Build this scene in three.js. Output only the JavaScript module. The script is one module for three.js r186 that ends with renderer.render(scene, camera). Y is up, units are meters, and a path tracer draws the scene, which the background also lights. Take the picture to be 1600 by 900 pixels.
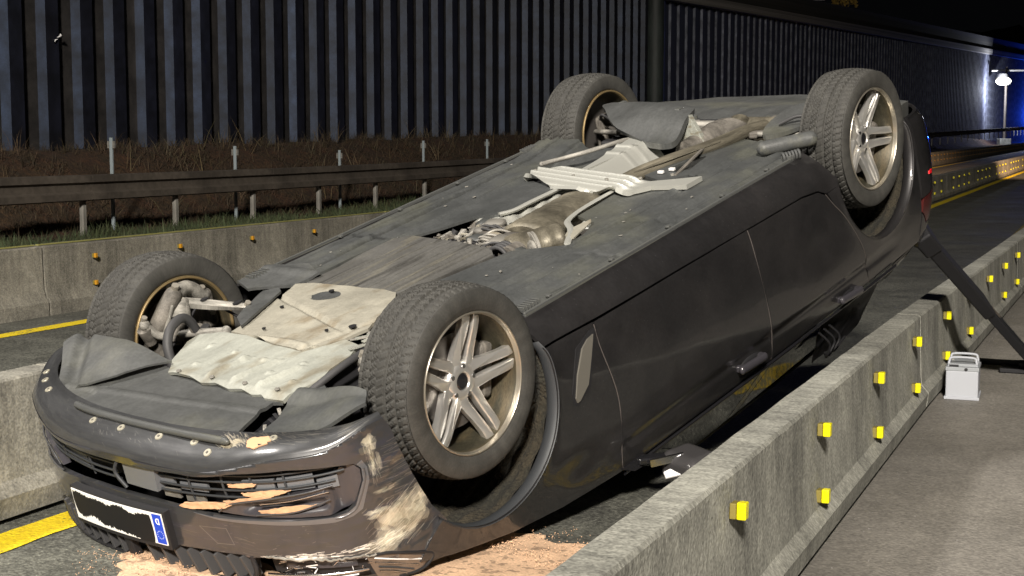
import * as THREE from 'three';
import { mergeGeometries, mergeVertices, toCreasedNormals } from 'three/addons/utils/BufferGeometryUtils.js';
import { RoundedBoxGeometry } from 'three/addons/geometries/RoundedBoxGeometry.js';

// ---------------------------------------------------------------- camera, sky, light, exposure
const scene = new THREE.Scene();
const camera = new THREE.PerspectiveCamera(22.62, 16 / 9, 0.1, 1500);
camera.position.set(0, 1.42, 0);
camera.rotation.set(-0.1019, 0, 0);
const renderer = new THREE.WebGLRenderer({ antialias: true });
renderer.setSize(1024, 576);
renderer.toneMapping = THREE.LinearToneMapping;
renderer.toneMappingExposure = 1.14;
renderer.shadowMap.enabled = true;
{ // night sky: nearly black, a trace of town light
  const d = new Float32Array(16 * 8 * 4);
  for (let i = 0; i < 128; i++) { d[i * 4] = 0.0038; d[i * 4 + 1] = 0.004; d[i * 4 + 2] = 0.0046; d[i * 4 + 3] = 1; }
  const t = new THREE.DataTexture(d, 16, 8, THREE.RGBAFormat, THREE.FloatType);
  t.mapping = THREE.EquirectangularReflectionMapping; t.needsUpdate = true;
  scene.background = t; scene.environment = t; scene.environmentIntensity = 0.3;
}
// the floodlight on the mast behind the photographer that lights the accident
const FLOOD = [-1.6, 12.2, 15.2];
const flood = new THREE.SpotLight(0xfff6ea, 3300, 0, 0.62, 0.7, 2);
flood.position.set(...FLOOD); flood.target.position.set(0.2, 0.6, -9);
flood.castShadow = true; flood.shadow.radius = 55; flood.shadow.mapSize.set(2048, 2048);
scene.add(flood, flood.target);

// a second floodlight on the left, across the far lane: it throws the soft shadow along the right barrier's foot
const FLOOD2 = [-8.2, 10.4, -5.2];
const flood2 = new THREE.SpotLight(0xfff8f0, 330, 0, 0.62, 0.6, 2);
flood2.position.set(...FLOOD2); flood2.target.position.set(-0.2, 0.4, -6.2);
flood2.castShadow = true; flood2.shadow.radius = 30; scene.add(flood2, flood2.target);

// ---------------------------------------------------------------- helpers
let seed = 7;
const rnd = () => { seed = (seed * 1664525 + 1013904223) >>> 0; return seed / 4294967296; };
const rr = (a, b) => a + (b - a) * rnd();
const V = (x, y, z) => new THREE.Vector3(x, y, z);
const lerp = (a, b, t) => a + (b - a) * t, clamp = (x, a = 0, b = 1) => Math.min(b, Math.max(a, x));
const sst = (a, b, x) => { const t = clamp((x - a) / (b - a)); return t * t * (3 - 2 * t); };
const bump = (x, c, w) => { const d = (x - c) / w; return Math.abs(d) < 1 ? (1 - d * d) ** 2 : 0; };
function spline(pts) { // monotone-ish cubic through [x, y]
  return (x) => {
    let i = 0; while (i < pts.length - 2 && x > pts[i + 1][0]) i++;
    const p = (k) => pts[clamp(k, 0, pts.length - 1)], [x1, y1] = p(i), [x2, y2] = p(i + 1);
    const sl = (a, b) => (b[0] === a[0] ? 0 : (b[1] - a[1]) / (b[0] - a[0]));
    const m1 = i > 0 ? sl(p(i - 1), p(i + 1)) : sl(p(i), p(i + 1)), m2 = i < pts.length - 2 ? sl(p(i), p(i + 2)) : sl(p(i), p(i + 1));
    const h = x2 - x1, t = clamp((x - x1) / h, -0.3, 1.3);
    return (2 * t ** 3 - 3 * t * t + 1) * y1 + (t ** 3 - 2 * t * t + t) * h * m1 + (-2 * t ** 3 + 3 * t * t) * y2 + (t ** 3 - t * t) * h * m2;
  };
}
const hash = (x, y, s) => { let h = (x * 374761393 + y * 668265263 + s * 974634777) | 0; h = Math.imul(h ^ (h >>> 13), 1274126177); return ((h ^ (h >>> 16)) >>> 0) / 4294967296; };
function vnoise(x, y, px, py, s) { // value noise, periodic px, py
  const xi = Math.floor(x), yi = Math.floor(y), fx = x - xi, fy = y - yi, u = fx * fx * (3 - 2 * fx), v = fy * fy * (3 - 2 * fy);
  const m = (a, n) => ((a % n) + n) % n;
  const a = hash(m(xi, px), m(yi, py), s), b = hash(m(xi + 1, px), m(yi, py), s), c = hash(m(xi, px), m(yi + 1, py), s), d = hash(m(xi + 1, px), m(yi + 1, py), s);
  return lerp(lerp(a, b, u), lerp(c, d, u), v);
}
function fbm(x, y, px, py, s, oct = 4) { let a = 0, w = 0.5, t = 0; for (let i = 0; i < oct; i++) { a += w * vnoise(x, y, px, py, s + i * 17); t += w; x *= 2; y *= 2; px *= 2; py *= 2; w *= 0.5; } return a / t; }
function tex(n, fn, srgb = true, repeat = 1, m = n) { // fn(u, v in 0..1) -> [r, g, b] sRGB 0..255, or a grey 0..255
  const d = new Uint8Array(n * m * 4);
  for (let j = 0; j < m; j++) for (let i = 0; i < n; i++) {
    let c = fn(i / n, j / m); if (typeof c === 'number') c = [c, c, c];
    const k = (j * n + i) * 4; d[k] = clamp(c[0], 0, 255); d[k + 1] = clamp(c[1], 0, 255); d[k + 2] = clamp(c[2], 0, 255); d[k + 3] = 255;
  }
  const t = new THREE.DataTexture(d, n, m); t.wrapS = t.wrapT = THREE.RepeatWrapping; t.magFilter = THREE.LinearFilter; t.minFilter = THREE.LinearMipmapLinearFilter; t.generateMipmaps = true;
  if (srgb) t.colorSpace = THREE.SRGBColorSpace;
  t.repeat.set(repeat, repeat); t.needsUpdate = true; return t;
}
function canvas(w, h, draw, srgb = true) {
  const c = document.createElement('canvas'); c.width = w; c.height = h; draw(c.getContext('2d'), w, h);
  const t = new THREE.CanvasTexture(c); if (srgb) t.colorSpace = THREE.SRGBColorSpace; t.wrapS = t.wrapT = THREE.ClampToEdgeWrapping; return t;
}
const lin = (r, g, b) => new THREE.Color().setRGB(r, g, b);
const std = (o) => new THREE.MeshStandardMaterial(o), phy = (o) => new THREE.MeshPhysicalMaterial(o);

const used = {};
function numbered(n) { const k = used[n] = (used[n] ?? -1) + 1; return k ? `${n}_${String(k).padStart(3, '0')}` : n; }
function shade(o) { o.castShadow = o.receiveShadow = true; return o; }
function thing(name, label, category, group) { const o = new THREE.Group(); o.name = numbered(name); o.userData = { label, category }; if (group) o.userData.group = group; scene.add(o); return o; }
function part(parent, name, geo, mat, label) { const m = shade(new THREE.Mesh(geo, mat)); m.name = name; if (label) m.userData.label = label; parent.add(m); return m; }
function solo(name, geo, mat, label, category, group) { const m = shade(new THREE.Mesh(geo, mat)); m.name = numbered(name); m.userData = { label, category }; if (group) m.userData.group = group; scene.add(m); return m; }
function struct(name, geo, mat, kind = 'structure', label) { const m = shade(new THREE.Mesh(geo, mat)); m.name = numbered(name); m.userData = { kind }; if (label) m.userData.label = label; scene.add(m); return m; }
function group3(parent, name, label) { const g = new THREE.Group(); g.name = name; if (label) g.userData.label = label; parent.add(g); return g; }
const merge = (a) => mergeGeometries(a.map((g) => { const h = g.index ? g.toNonIndexed() : g; for (const k of Object.keys(h.attributes)) if (!['position', 'normal', 'uv'].includes(k)) h.deleteAttribute(k); if (!h.attributes.uv) h.setAttribute('uv', new THREE.BufferAttribute(new Float32Array(h.attributes.position.count * 2), 2)); return h; }));
function box(w, h, d, x = 0, y = 0, z = 0, r = 0) { const g = r ? new RoundedBoxGeometry(w, h, d, 2, r) : new THREE.BoxGeometry(w, h, d); g.translate(x, y, z); return g; }
function tube(pts, r, seg = 24, rad = 8) { return new THREE.TubeGeometry(new THREE.CatmullRomCurve3(pts.map((p) => V(...p)), false, 'catmullrom', 0.5), seg, r, rad, false); }
function cap(g, a, b, r) { return merge([g, new THREE.SphereGeometry(r, 8, 6).translate(...a), new THREE.SphereGeometry(r, 8, 6).translate(...b)]); }
function rod(a, b, r, rad = 10, r2 = r) { const A = V(...a), B = V(...b), g = new THREE.CylinderGeometry(r2, r, A.distanceTo(B), rad); g.applyQuaternion(new THREE.Quaternion().setFromUnitVectors(V(0, 1, 0), B.clone().sub(A).normalize())); const m = A.add(B).multiplyScalar(0.5); return g.translate(m.x, m.y, m.z); }
function bar(a, b, w, h, up = [0, 1, 0], r = 0.004) { // box bar from a to b: w along side, h along up
  const A = V(...a), B = V(...b), d = B.clone().sub(A), L = d.length(); d.normalize();
  const s = d.clone().cross(V(...up)).normalize(), u = s.clone().cross(d).normalize();
  const g = r ? new RoundedBoxGeometry(L, h, w, 2, Math.min(r, h / 2.1, w / 2.1)) : new THREE.BoxGeometry(L, h, w); g.applyMatrix4(new THREE.Matrix4().makeBasis(d, u, s)); const m = A.add(B).multiplyScalar(0.5); return g.translate(m.x, m.y, m.z);
}
// --- a sheet: the outline poly (in parameters a, b) filled with a fine grid and laid on the surface map(a, b) -> [x, y, z]
function clipCell(poly, x0, y0, x1, y1) {
  let p = poly;
  for (const [ax, lim, sg] of [[0, x0, 1], [0, x1, -1], [1, y0, 1], [1, y1, -1]]) {
    const q = []; const n = p.length; if (!n) return p;
    for (let i = 0; i < n; i++) {
      const A = p[i], B = p[(i + 1) % n], da = sg * (A[ax] - lim), db = sg * (B[ax] - lim);
      if (da >= 0) q.push(A);
      if ((da >= 0) !== (db >= 0)) { const t = da / (da - db); const m = [A[0] + (B[0] - A[0]) * t, A[1] + (B[1] - A[1]) * t]; m[ax] = lim; q.push(m); }
    }
    p = q;
  }
  return p;
}
const inside = (poly, x, y) => { let c = false; for (let i = 0, j = poly.length - 1; i < poly.length; j = i++) { const [a, b] = poly[i], [d, e] = poly[j]; if ((b > y) !== (e > y) && x < ((d - a) * (y - b)) / (e - b) + a) c = !c; } return c; };
function keyhole(outer, hole) { // joins a hole to the outline by a slit
  let best = [1e9, 0, 0]; outer.forEach((p, i) => hole.forEach((q, j) => { const d = Math.hypot(p[0] - q[0], p[1] - q[1]); if (d < best[0]) best = [d, i, j]; }));
  const area = (p) => p.reduce((s, a, i) => { const b = p[(i + 1) % p.length]; return s + a[0] * b[1] - b[0] * a[1]; }, 0);
  let h = hole.slice(); let j = best[2]; if (area(outer) * area(hole) > 0) { h.reverse(); j = hole.length - 1 - j; }
  const ring = [...h.slice(j), ...h.slice(0, j), h[j]];
  return [...outer.slice(0, best[1] + 1), ...ring, ...outer.slice(best[1])];
}
function sheet(poly, map, { cell = 0.03, cellB = cell, skirt = 0.008, out = [0, 1, 0], uv = (a, b) => [a, b], eps = 0.002, back = false } = {}) {
  const pos = [], nor = [], uvs = [], idx = []; const seen = new Map();
  const O = V(...out), A = new THREE.Vector3(), B = new THREE.Vector3();
  let flip = null;
  const norm = (a, b) => {
    const p = map(a + eps, b), q = map(a - eps, b), r = map(a, b + eps), s = map(a, b - eps);
    A.set(p[0] - q[0], p[1] - q[1], p[2] - q[2]); B.set(r[0] - s[0], r[1] - s[1], r[2] - s[2]);
    const n = A.clone().cross(B); if (n.lengthSq() < 1e-20) n.copy(O); n.normalize(); return n;
  };
  let ca = 0, cb = 0; for (const p of poly) { ca += p[0]; cb += p[1]; }
  { let vote = 0; const st = Math.max(1, Math.floor(poly.length / 9)); for (let i = 0; i < poly.length; i += st) vote += Math.sign(norm(lerp(poly[i][0], ca / poly.length, 0.3), lerp(poly[i][1], cb / poly.length, 0.3)).dot(O)); flip = vote < 0; }
  const vert = (a, b) => {
    const k = Math.round(a * 2e5) + ',' + Math.round(b * 2e5); let i = seen.get(k); if (i !== undefined) return i;
    i = pos.length / 3; seen.set(k, i); const p = map(a, b), n = norm(a, b); if (flip) n.negate(); pos.push(...p); nor.push(n.x, n.y, n.z); uvs.push(...uv(a, b)); return i;
  };
  const tri = (a, b, c) => (flip ? idx.push(a, c, b) : idx.push(a, b, c));
  let x0 = 1e9, y0 = 1e9, x1 = -1e9, y1 = -1e9; for (const [a, b] of poly) { x0 = Math.min(x0, a); x1 = Math.max(x1, a); y0 = Math.min(y0, b); y1 = Math.max(y1, b); }
  const nx = Math.max(1, Math.ceil((x1 - x0) / cell)), ny = Math.max(1, Math.ceil((y1 - y0) / cellB)), dx = (x1 - x0) / nx, dy = (y1 - y0) / ny;
  const touched = new Uint8Array(nx * ny);
  for (let i = 0; i < poly.length; i++) { const P = poly[i], Q = poly[(i + 1) % poly.length], L = Math.ceil(Math.hypot((Q[0] - P[0]) / dx, (Q[1] - P[1]) / dy) * 6) + 1; for (let k = 0; k <= L; k++) { const gx = (lerp(P[0], Q[0], k / L) - x0) / dx, gy = (lerp(P[1], Q[1], k / L) - y0) / dy; for (const ex of [-0.1, 0.1]) for (const ey of [-0.1, 0.1]) { const u = clamp(Math.floor(gx + ex), 0, nx - 1), v = clamp(Math.floor(gy + ey), 0, ny - 1); touched[v * nx + u] = 1; } } }
  for (let j = 0; j < ny; j++) for (let i = 0; i < nx; i++) {
    const a = x0 + i * dx, b = y0 + j * dy;
    if (!touched[j * nx + i]) { if (!inside(poly, a + dx / 2, b + dy / 2)) continue; const p = vert(a, b), q = vert(a + dx, b), r = vert(a + dx, b + dy), s = vert(a, b + dy); tri(p, q, r); tri(p, r, s); continue; }
    const c = clipCell(poly, a, b, a + dx, b + dy).filter((p, k, arr) => { const q = arr[(k + 1) % arr.length]; return Math.abs(p[0] - q[0]) + Math.abs(p[1] - q[1]) > 1e-9; });
    if (c.length < 3) continue;
    let ar = 0; for (let k = 0; k < c.length; k++) { const q = c[(k + 1) % c.length]; ar += c[k][0] * q[1] - q[0] * c[k][1]; }
    if (Math.abs(ar) < 1e-10) continue; if (ar < 0) c.reverse();
    for (const [u, v, w] of THREE.ShapeUtils.triangulateShape(c.map((p) => new THREE.Vector2(...p)), [])) tri(vert(...c[u]), vert(...c[v]), vert(...c[w]));
  }
  if (skirt) {
    for (let i = 0; i < poly.length; i++) {
      const P = poly[i], Q = poly[(i + 1) % poly.length], L = Math.max(1, Math.ceil(Math.hypot((Q[0] - P[0]) / dx, (Q[1] - P[1]) / dy)));
      for (let k = 0; k < L; k++) {
        const e = [k / L, (k + 1) / L].map((t) => [lerp(P[0], Q[0], t), lerp(P[1], Q[1], t)]);
        const pp = e.map((q) => map(...q)), nn = e.map((q) => { const n = norm(...q); return flip ? n.negate() : n; });
        const lo = pp.map((p, m) => [p[0] - nn[m].x * skirt, p[1] - nn[m].y * skirt, p[2] - nn[m].z * skirt]);
        const d = V(pp[1][0] - pp[0][0], pp[1][1] - pp[0][1], pp[1][2] - pp[0][2]); const sn = d.clone().cross(nn[0]).normalize(); const base = pos.length / 3;
        for (const [p, m] of [[pp[0], 0], [pp[1], 1], [lo[1], 1], [lo[0], 0]]) { pos.push(...p); nor.push(sn.x, sn.y, sn.z); uvs.push(...uv(...e[m])); }
        idx.push(base, base + 3, base + 2, base, base + 2, base + 1);
      }
    }
  }
  const g = new THREE.BufferGeometry(); g.setAttribute('position', new THREE.Float32BufferAttribute(pos, 3)); g.setAttribute('normal', new THREE.Float32BufferAttribute(nor, 3)); g.setAttribute('uv', new THREE.Float32BufferAttribute(uvs, 2)); g.setIndex(idx); return g;
}
const smooth = (poly, n = 6, closed = true) => { const c = new THREE.CatmullRomCurve3(poly.map((p) => V(p[0], p[1], 0)), closed, 'centripetal'); return c.getPoints(poly.length * n).slice(0, closed ? -1 : undefined).map((p) => [p.x, p.y]); };
const arc = (cx, cy, r, a0, a1, n = 40) => Array.from({ length: n + 1 }, (_, i) => { const a = lerp(a0, a1, i / n); return [cx + r * Math.cos(a), cy + r * Math.sin(a)]; });
const mz = (poly) => poly.map(([a, b]) => [a, -b]).reverse();
// noise in metres for shapes
const wob = (x, y, f, s) => fbm(x * f + 50, y * f + 50, 999, 999, s, 3) - 0.5;

// ---------------------------------------------------------------- textures and materials
const tAsph = tex(1024, (u, v) => { const a = fbm(u * 220, v * 220, 220, 220, 1, 3), b = fbm(u * 12, v * 12, 12, 12, 5, 4), c = fbm(u * 3, v * 3, 3, 3, 9, 4); const s = hash(Math.floor(u * 512), Math.floor(v * 512), 3) > 0.93 ? 26 : 0; const g = 62 + (a - 0.5) * 60 + (b - 0.5) * 26 + (c - 0.5) * 26 + s; return [g * 1.0, g * 0.99, g * 0.94]; });
const tLane = tex(1024, (u, v) => { const a = fbm(u * 260, v * 260, 260, 260, 1, 2), b = fbm(u * 10, v * 10, 10, 10, 5, 5), c = fbm(u * 3, v * 3, 3, 3, 9, 4), m = fbm(u * 50, v * 50, 50, 50, 6, 3); const g = 66 + (a - 0.5) * 26 + (b - 0.5) * 11 + (c - 0.5) * 14 + (m - 0.5) * 7; return [g * 1.0, g * 0.99, g * 0.96]; });
const tAsphB = tex(1024, (u, v) => 128 + (fbm(u * 256, v * 256, 256, 256, 1, 2) - 0.5) * 230, false);
const tAsphR = tex(512, (u, v) => 190 + (fbm(u * 8, v * 8, 8, 8, 44, 4) - 0.5) * 120, false);
const tConc = tex(1024, (u, v) => { const a = fbm(u * 260, v * 260, 260, 260, 21, 2), dr = sst(0.6, 0.8, fbm(u * 30, v * 2, 30, 2, 27, 4)), st = fbm(u * 110, v * 12, 110, 12, 31, 4), b = fbm(u * 6, v * 6, 6, 6, 25, 5), m = fbm(u * 40, v * 40, 40, 40, 26, 3); const pit = vnoise(u * 256, v * 256, 256, 256, 77) > 0.86 ? -18 : 0; const g = 124 + (a - 0.5) * 52 + (st - 0.5) * 26 + (b - 0.5) * 56 + (m - 0.5) * 22 + pit - dr * 12; return [g, g * 0.995, g * 0.955]; });
const tConcB = tex(512, (u, v) => 128 + (fbm(u * 100, v * 100, 100, 100, 22, 3) - 0.5) * 200, false);
const tStain = tex(512, (u, v) => { const a = fbm(u * 5, v * 5, 5, 5, 51, 5), b = fbm(u * 60, v * 60, 60, 60, 52, 3); const g = 150 + (a - 0.5) * 130 + (b - 0.5) * 40; return [g, g, g]; });
const tTray = tex(1024, (u, v) => { const st = fbm(u * 5, v * 60, 5, 60, 61, 4), b = fbm(u * 5, v * 5, 5, 5, 62, 5), f = fbm(u * 160, v * 160, 160, 160, 63, 2), m = fbm(u * 26, v * 26, 26, 26, 68, 3); const dust = sst(0.4, 0.75, b); const g = 66 + (st - 0.5) * 9 + (f - 0.5) * 12 + (m - 0.5) * 8 + dust * 11; return [g + dust * 3, g + 0.5 + dust * 2, g * 1.0 - dust * 4]; });
const tDrag = tex(1024, (u, v) => { const b = fbm(u * 5, v * 5, 5, 5, 162, 5), d = sst(0.56, 0.72, fbm(u * 3, v * 44, 3, 44, 163, 3)), l = sst(0.58, 0.75, fbm(u * 4, v * 52, 4, 52, 164, 3)), f = fbm(u * 160, v * 160, 160, 160, 165, 2); const g = 68 + (b - 0.5) * 26 + (f - 0.5) * 12 - d * 15 + l * 9; return [g + 2 + l * 3, g + 1 + l * 1.5, g - l * 3]; });
const tTrayR = tex(512, (u, v) => 150 + (fbm(u * 9, v * 9, 9, 9, 64, 4) - 0.5) * 130, false);
const tPan = tex(1024, (u, v) => { const b = fbm(u * 5, v * 5, 5, 5, 71, 5), st = fbm(u * 10, v * 40, 10, 40, 74, 4), f = fbm(u * 150, v * 150, 150, 150, 72, 2), r = sst(0.52, 0.85, fbm(u * 7, v * 12, 7, 12, 73, 5)); const g = 180 + (b - 0.5) * 44 + (st - 0.5) * 22 + (f - 0.5) * 16; return [g - r * 30, g - r * 38, g * 0.955 - r * 46]; });
const tRust = tex(512, (u, v) => { const b = fbm(u * 6, v * 6, 6, 6, 81, 5), f = fbm(u * 70, v * 70, 70, 70, 82, 3); const k = sst(0.35, 0.7, b); const g = 95 + (f - 0.5) * 50 + (b - 0.5) * 50; return [g + k * 10, g + k * 3, g * 0.9 - k * 3]; });
const tPaint = tex(1024, (u, v) => { const b = fbm(u * 4, v * 4, 4, 4, 91, 5), f = fbm(u * 220, v * 220, 220, 220, 92, 2), m = fbm(u * 30, v * 30, 30, 30, 93, 3); const d = sst(0.4, 0.85, b); const sp = hash(Math.floor(u * 512), Math.floor(v * 512), 8) > 0.9985 ? 22 : 0; const g = 51 + d * 6 + (f - 0.5) * 8 + (m - 0.5) * 5 + sp; return [g + d * 2, g * 0.98 + d, g * 0.975]; });
const tPaintR = tex(512, (u, v) => { const b = fbm(u * 4, v * 4, 4, 4, 91, 5), m = fbm(u * 30, v * 30, 30, 30, 93, 3); return 105 + sst(0.4, 0.85, b) * 34 + (m - 0.5) * 40; }, false);
const tRub = tex(512, (u, v) => { const b = fbm(u * 16, v * 8, 16, 8, 95, 5), f = fbm(u * 120, v * 120, 120, 120, 96, 2); const g = 60 + (b - 0.5) * 22 + (f - 0.5) * 14; return [g * 1.0, g, g * 0.965]; });
const tSteel = tex(512, (u, v) => { const b = fbm(u * 6, v * 6, 6, 6, 97, 5), f = fbm(u * 60, v * 60, 60, 60, 98, 2); const g = 112 + (b - 0.5) * 60 + (f - 0.5) * 24; return [g, g * 0.97, g * 0.92]; });

const M = {
  asphalt: std({ color: lin(1.8, 1.86, 1.74), map: tAsph, bumpMap: tAsphB, bumpScale: 0.004, roughnessMap: tAsphR, roughness: 1 }),
  concrete: std({ map: tConc, bumpMap: tConcB, bumpScale: 0.003, roughness: 0.95, color: lin(1.15, 1.16, 1.1) }),
  concretePale: std({ map: tConc, bumpMap: tConcB, bumpScale: 0.0015, roughness: 0.95, color: lin(1.3, 1.27, 1.19) }),
  concreteDark: std({ map: tConc, bumpMap: tConcB, bumpScale: 0.003, roughness: 0.95, color: lin(1.0, 0.96, 0.88) }),
  yellowLine: std({ map: tex(512, (u, v) => { const f = fbm(u * 90, v * 90, 90, 90, 111, 3), b = fbm(u * 8, v * 8, 8, 8, 112, 4); const w = sst(0.62, 0.75, f * 0.5 + b * 0.5); return [lerp(236 + (f - 0.5) * 40, 90, w), lerp(208 + (f - 0.5) * 50, 88, w), lerp(30, 70, w)]; }), bumpMap: tAsphB, bumpScale: 0.004, roughness: 0.7 }),
  yellowWorn: std({ map: tex(256, (u, v) => { const f = fbm(u * 60, v * 60, 60, 60, 113, 3), w = sst(0.42, 0.6, f); return [lerp(150, 84, w), lerp(128, 82, w), lerp(28, 66, w)]; }), roughness: 0.8 }),
  reflector: std({ map: tex(128, (u, v) => { const f = fbm(u * 14, v * 14, 14, 14, 171, 3), gr = ((Math.floor(u * 10) + Math.floor(v * 10)) % 2) * 10; return [250 - (f - 0.4) * 90 - gr, 240 - (f - 0.4) * 100 - gr, 12]; }), roughness: 0.3 }),
  reflectorBack: std({ color: lin(0.2, 0.16, 0.03), roughness: 0.6 }),
  amber: std({ color: lin(0.55, 0.27, 0.02), roughness: 0.35 }),
  steel: std({ map: tSteel, roughness: 0.6, metalness: 0.2, color: lin(1.8, 1.85, 1.85) }),
  steelBeam: std({ map: tSteel, roughness: 0.7, metalness: 0.2, color: lin(0.62, 0.56, 0.51) }),
  paint: phy({ map: tPaint, roughnessMap: tPaintR, roughness: 0.95, metalness: 0.55, clearcoat: 1, clearcoatRoughness: 0.06, color: lin(1.08, 1.09, 1.15) }),
  paintClean: phy({ color: lin(0.1, 0.102, 0.11), roughness: 0.42, metalness: 0.55, clearcoat: 0.8, clearcoatRoughness: 0.12 }),
  trim: std({ color: lin(0.045, 0.049, 0.054), roughness: 0.55, metalness: 0.2 }),
  tray: std({ map: tTray, roughnessMap: tTrayR, roughness: 0.95, bumpMap: tStain, bumpScale: 0.0015, color: lin(1.36, 1.40, 1.41) }),
  trayDrag: std({ map: tDrag, roughnessMap: tTrayR, roughness: 0.95, bumpMap: tStain, bumpScale: 0.0015, color: lin(1.5, 1.52, 1.46) }),
  trayDark: std({ map: tTray, roughnessMap: tTrayR, roughness: 0.95, bumpMap: tStain, bumpScale: 0.0015, color: lin(1.06, 1.11, 1.13) }),
  pan: std({ color: lin(0.74, 0.765, 0.75), map: tPan, roughness: 0.62, metalness: 0.1, bumpMap: tStain, bumpScale: 0.006 }),
  shield: std({ roughness: 0.42, metalness: 0.5, bumpMap: tStain, bumpScale: 0.0008, color: lin(0.56, 0.565, 0.52) }),
  exhaust: std({ map: tStain, bumpMap: tStain, bumpScale: 0.003, roughness: 0.5, metalness: 0.4, color: lin(0.55, 0.5, 0.38) }),
  cast: std({ map: tStain, bumpMap: tStain, bumpScale: 0.004, roughness: 0.7, metalness: 0.15, color: lin(0.52, 0.48, 0.42) }),
  castPale: std({ map: tStain, bumpMap: tStain, bumpScale: 0.004, roughness: 0.6, metalness: 0.2, color: lin(1.0, 0.96, 0.86) }),
  rubber: std({ map: tRub, roughness: 0.72, color: lin(1.02, 1.0, 0.97) }),
  hoseRubber: std({ color: lin(0.05, 0.05, 0.052), roughness: 0.6 }),
  rim: phy({ color: lin(0.78, 0.77, 0.74), roughness: 0.3, metalness: 0.8 }),
  rimIn: phy({ map: tRust, color: lin(0.5, 0.46, 0.38), roughness: 0.5, metalness: 0.4 }), rimGold: phy({ map: tRust, color: lin(2.0, 1.6, 1.05), roughness: 0.45, metalness: 0.5 }),
  rimLip: phy({ color: lin(0.55, 0.51, 0.43), roughness: 0.3, metalness: 0.85 }),
  disc: std({ color: lin(0.16, 0.15, 0.14), roughness: 0.5, metalness: 0.7 }),
  black: std({ color: lin(0.012, 0.012, 0.014), roughness: 0.65 }),
  blackGloss: phy({ color: lin(0.012, 0.012, 0.014), roughness: 0.25, clearcoat: 0.6 }),
  purpleGloss: phy({ color: lin(0.045, 0.043, 0.05), roughness: 0.3, clearcoat: 0.6 }),
  chrome: std({ color: lin(0.6, 0.6, 0.62), roughness: 0.2, metalness: 1 }),
  screw: std({ color: lin(0.36, 0.34, 0.27), roughness: 0.45, metalness: 0.2 }),
  glass: phy({ color: lin(0.72, 0.74, 0.73), roughness: 0.03, transmission: 1, thickness: 0, ior: 1.5 }),
  lens: phy({ color: lin(0.8, 0.78, 0.74), roughness: 0.12, transmission: 1, thickness: 0, ior: 1.5 }),
  redLens: phy({ color: lin(0.07, 0.014, 0.013), roughness: 0.25, clearcoat: 0.6 }),
  greyLens: std({ color: lin(0.15, 0.158, 0.17), roughness: 0.4 }),
  sand: std({ map: tex(512, (u, v) => { const f = fbm(u * 130, v * 130, 130, 130, 121, 3), b = fbm(u * 7, v * 7, 7, 7, 122, 4); const k = sst(0.62, 0.7, fbm(u * 30, v * 30, 30, 30, 123, 3)); const g = 0.86 + (f - 0.5) * 0.2 + (b - 0.5) * 0.2 - k * 0.2; return [255 * g, 214 * g, 176 * g]; }), bumpMap: tAsphB, bumpScale: 0.002, roughness: 1 }),
  dirtSmear: std({ color: lin(0.66, 0.4, 0.23), roughness: 0.95 }),
  batteryCase: std({ color: lin(0.4, 0.42, 0.46), roughness: 0.5 }),
  batteryLid: std({ color: lin(0.3, 0.32, 0.34), roughness: 0.5 }),
  strut: std({ color: lin(0.02, 0.021, 0.025), roughness: 0.55, metalness: 0.3 }),
  strutDark: std({ color: lin(0.008, 0.008, 0.01), roughness: 0.7 }),
  white: std({ color: lin(0.75, 0.75, 0.75), roughness: 0.5 }),
};
for (const [t, k] of [[tAsph, 0.36], [tLane, 0.4], [tAsphB, 0.5], [tAsphR, 0.2], [tConc, 0.55], [tConcB, 1], [tStain, 1.2], [tTray, 0.8], [tDrag, 0.9], [tTrayR, 0.8], [tPan, 1.1], [tRust, 2.2], [tPaint, 0.55], [tPaintR, 0.55], [tSteel, 0.5]]) t.repeat.set(k, k);

// ---------------------------------------------------------------- the road: n metres to the right of the camera, s metres along the road
const AZ = 0.40334, NX = Math.cos(AZ), NZ = Math.sin(AZ), TX = Math.sin(AZ), TZ = -Math.cos(AZ);
const rise = (s) => 0.0058 * Math.max(0, s - 13) * sst(13, 30, s);
const W = (n, s, y = 0) => [n * NX + s * TX, y + rise(s), n * NZ + s * TZ];
function strip(n0, n1, s0, s1, y, { dn = 0.5, ds = 2, yf = null, m = 1 } = {}) { // a sheet lying along the road
  const a = Math.max(1, Math.round(Math.abs(n1 - n0) / dn)), b = Math.max(1, Math.round((s1 - s0) / ds)); const p = [], u = [], id = [];
  for (let j = 0; j <= b; j++) for (let i = 0; i <= a; i++) { const n = lerp(n0, n1, i / a), s = lerp(s0, s1, j / b); p.push(...W(n, s, yf ? yf(n, s) : y)); u.push(n * m, s * m); }
  for (let j = 0; j < b; j++) for (let i = 0; i < a; i++) { const k = j * (a + 1) + i; id.push(k, k + 1, k + a + 2, k, k + a + 2, k + a + 1); }
  const g = new THREE.BufferGeometry(); g.setAttribute('position', new THREE.Float32BufferAttribute(p, 3)); g.setAttribute('uv', new THREE.Float32BufferAttribute(u, 2)); g.setIndex(id); g.computeVertexNormals(); return g;
}
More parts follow.
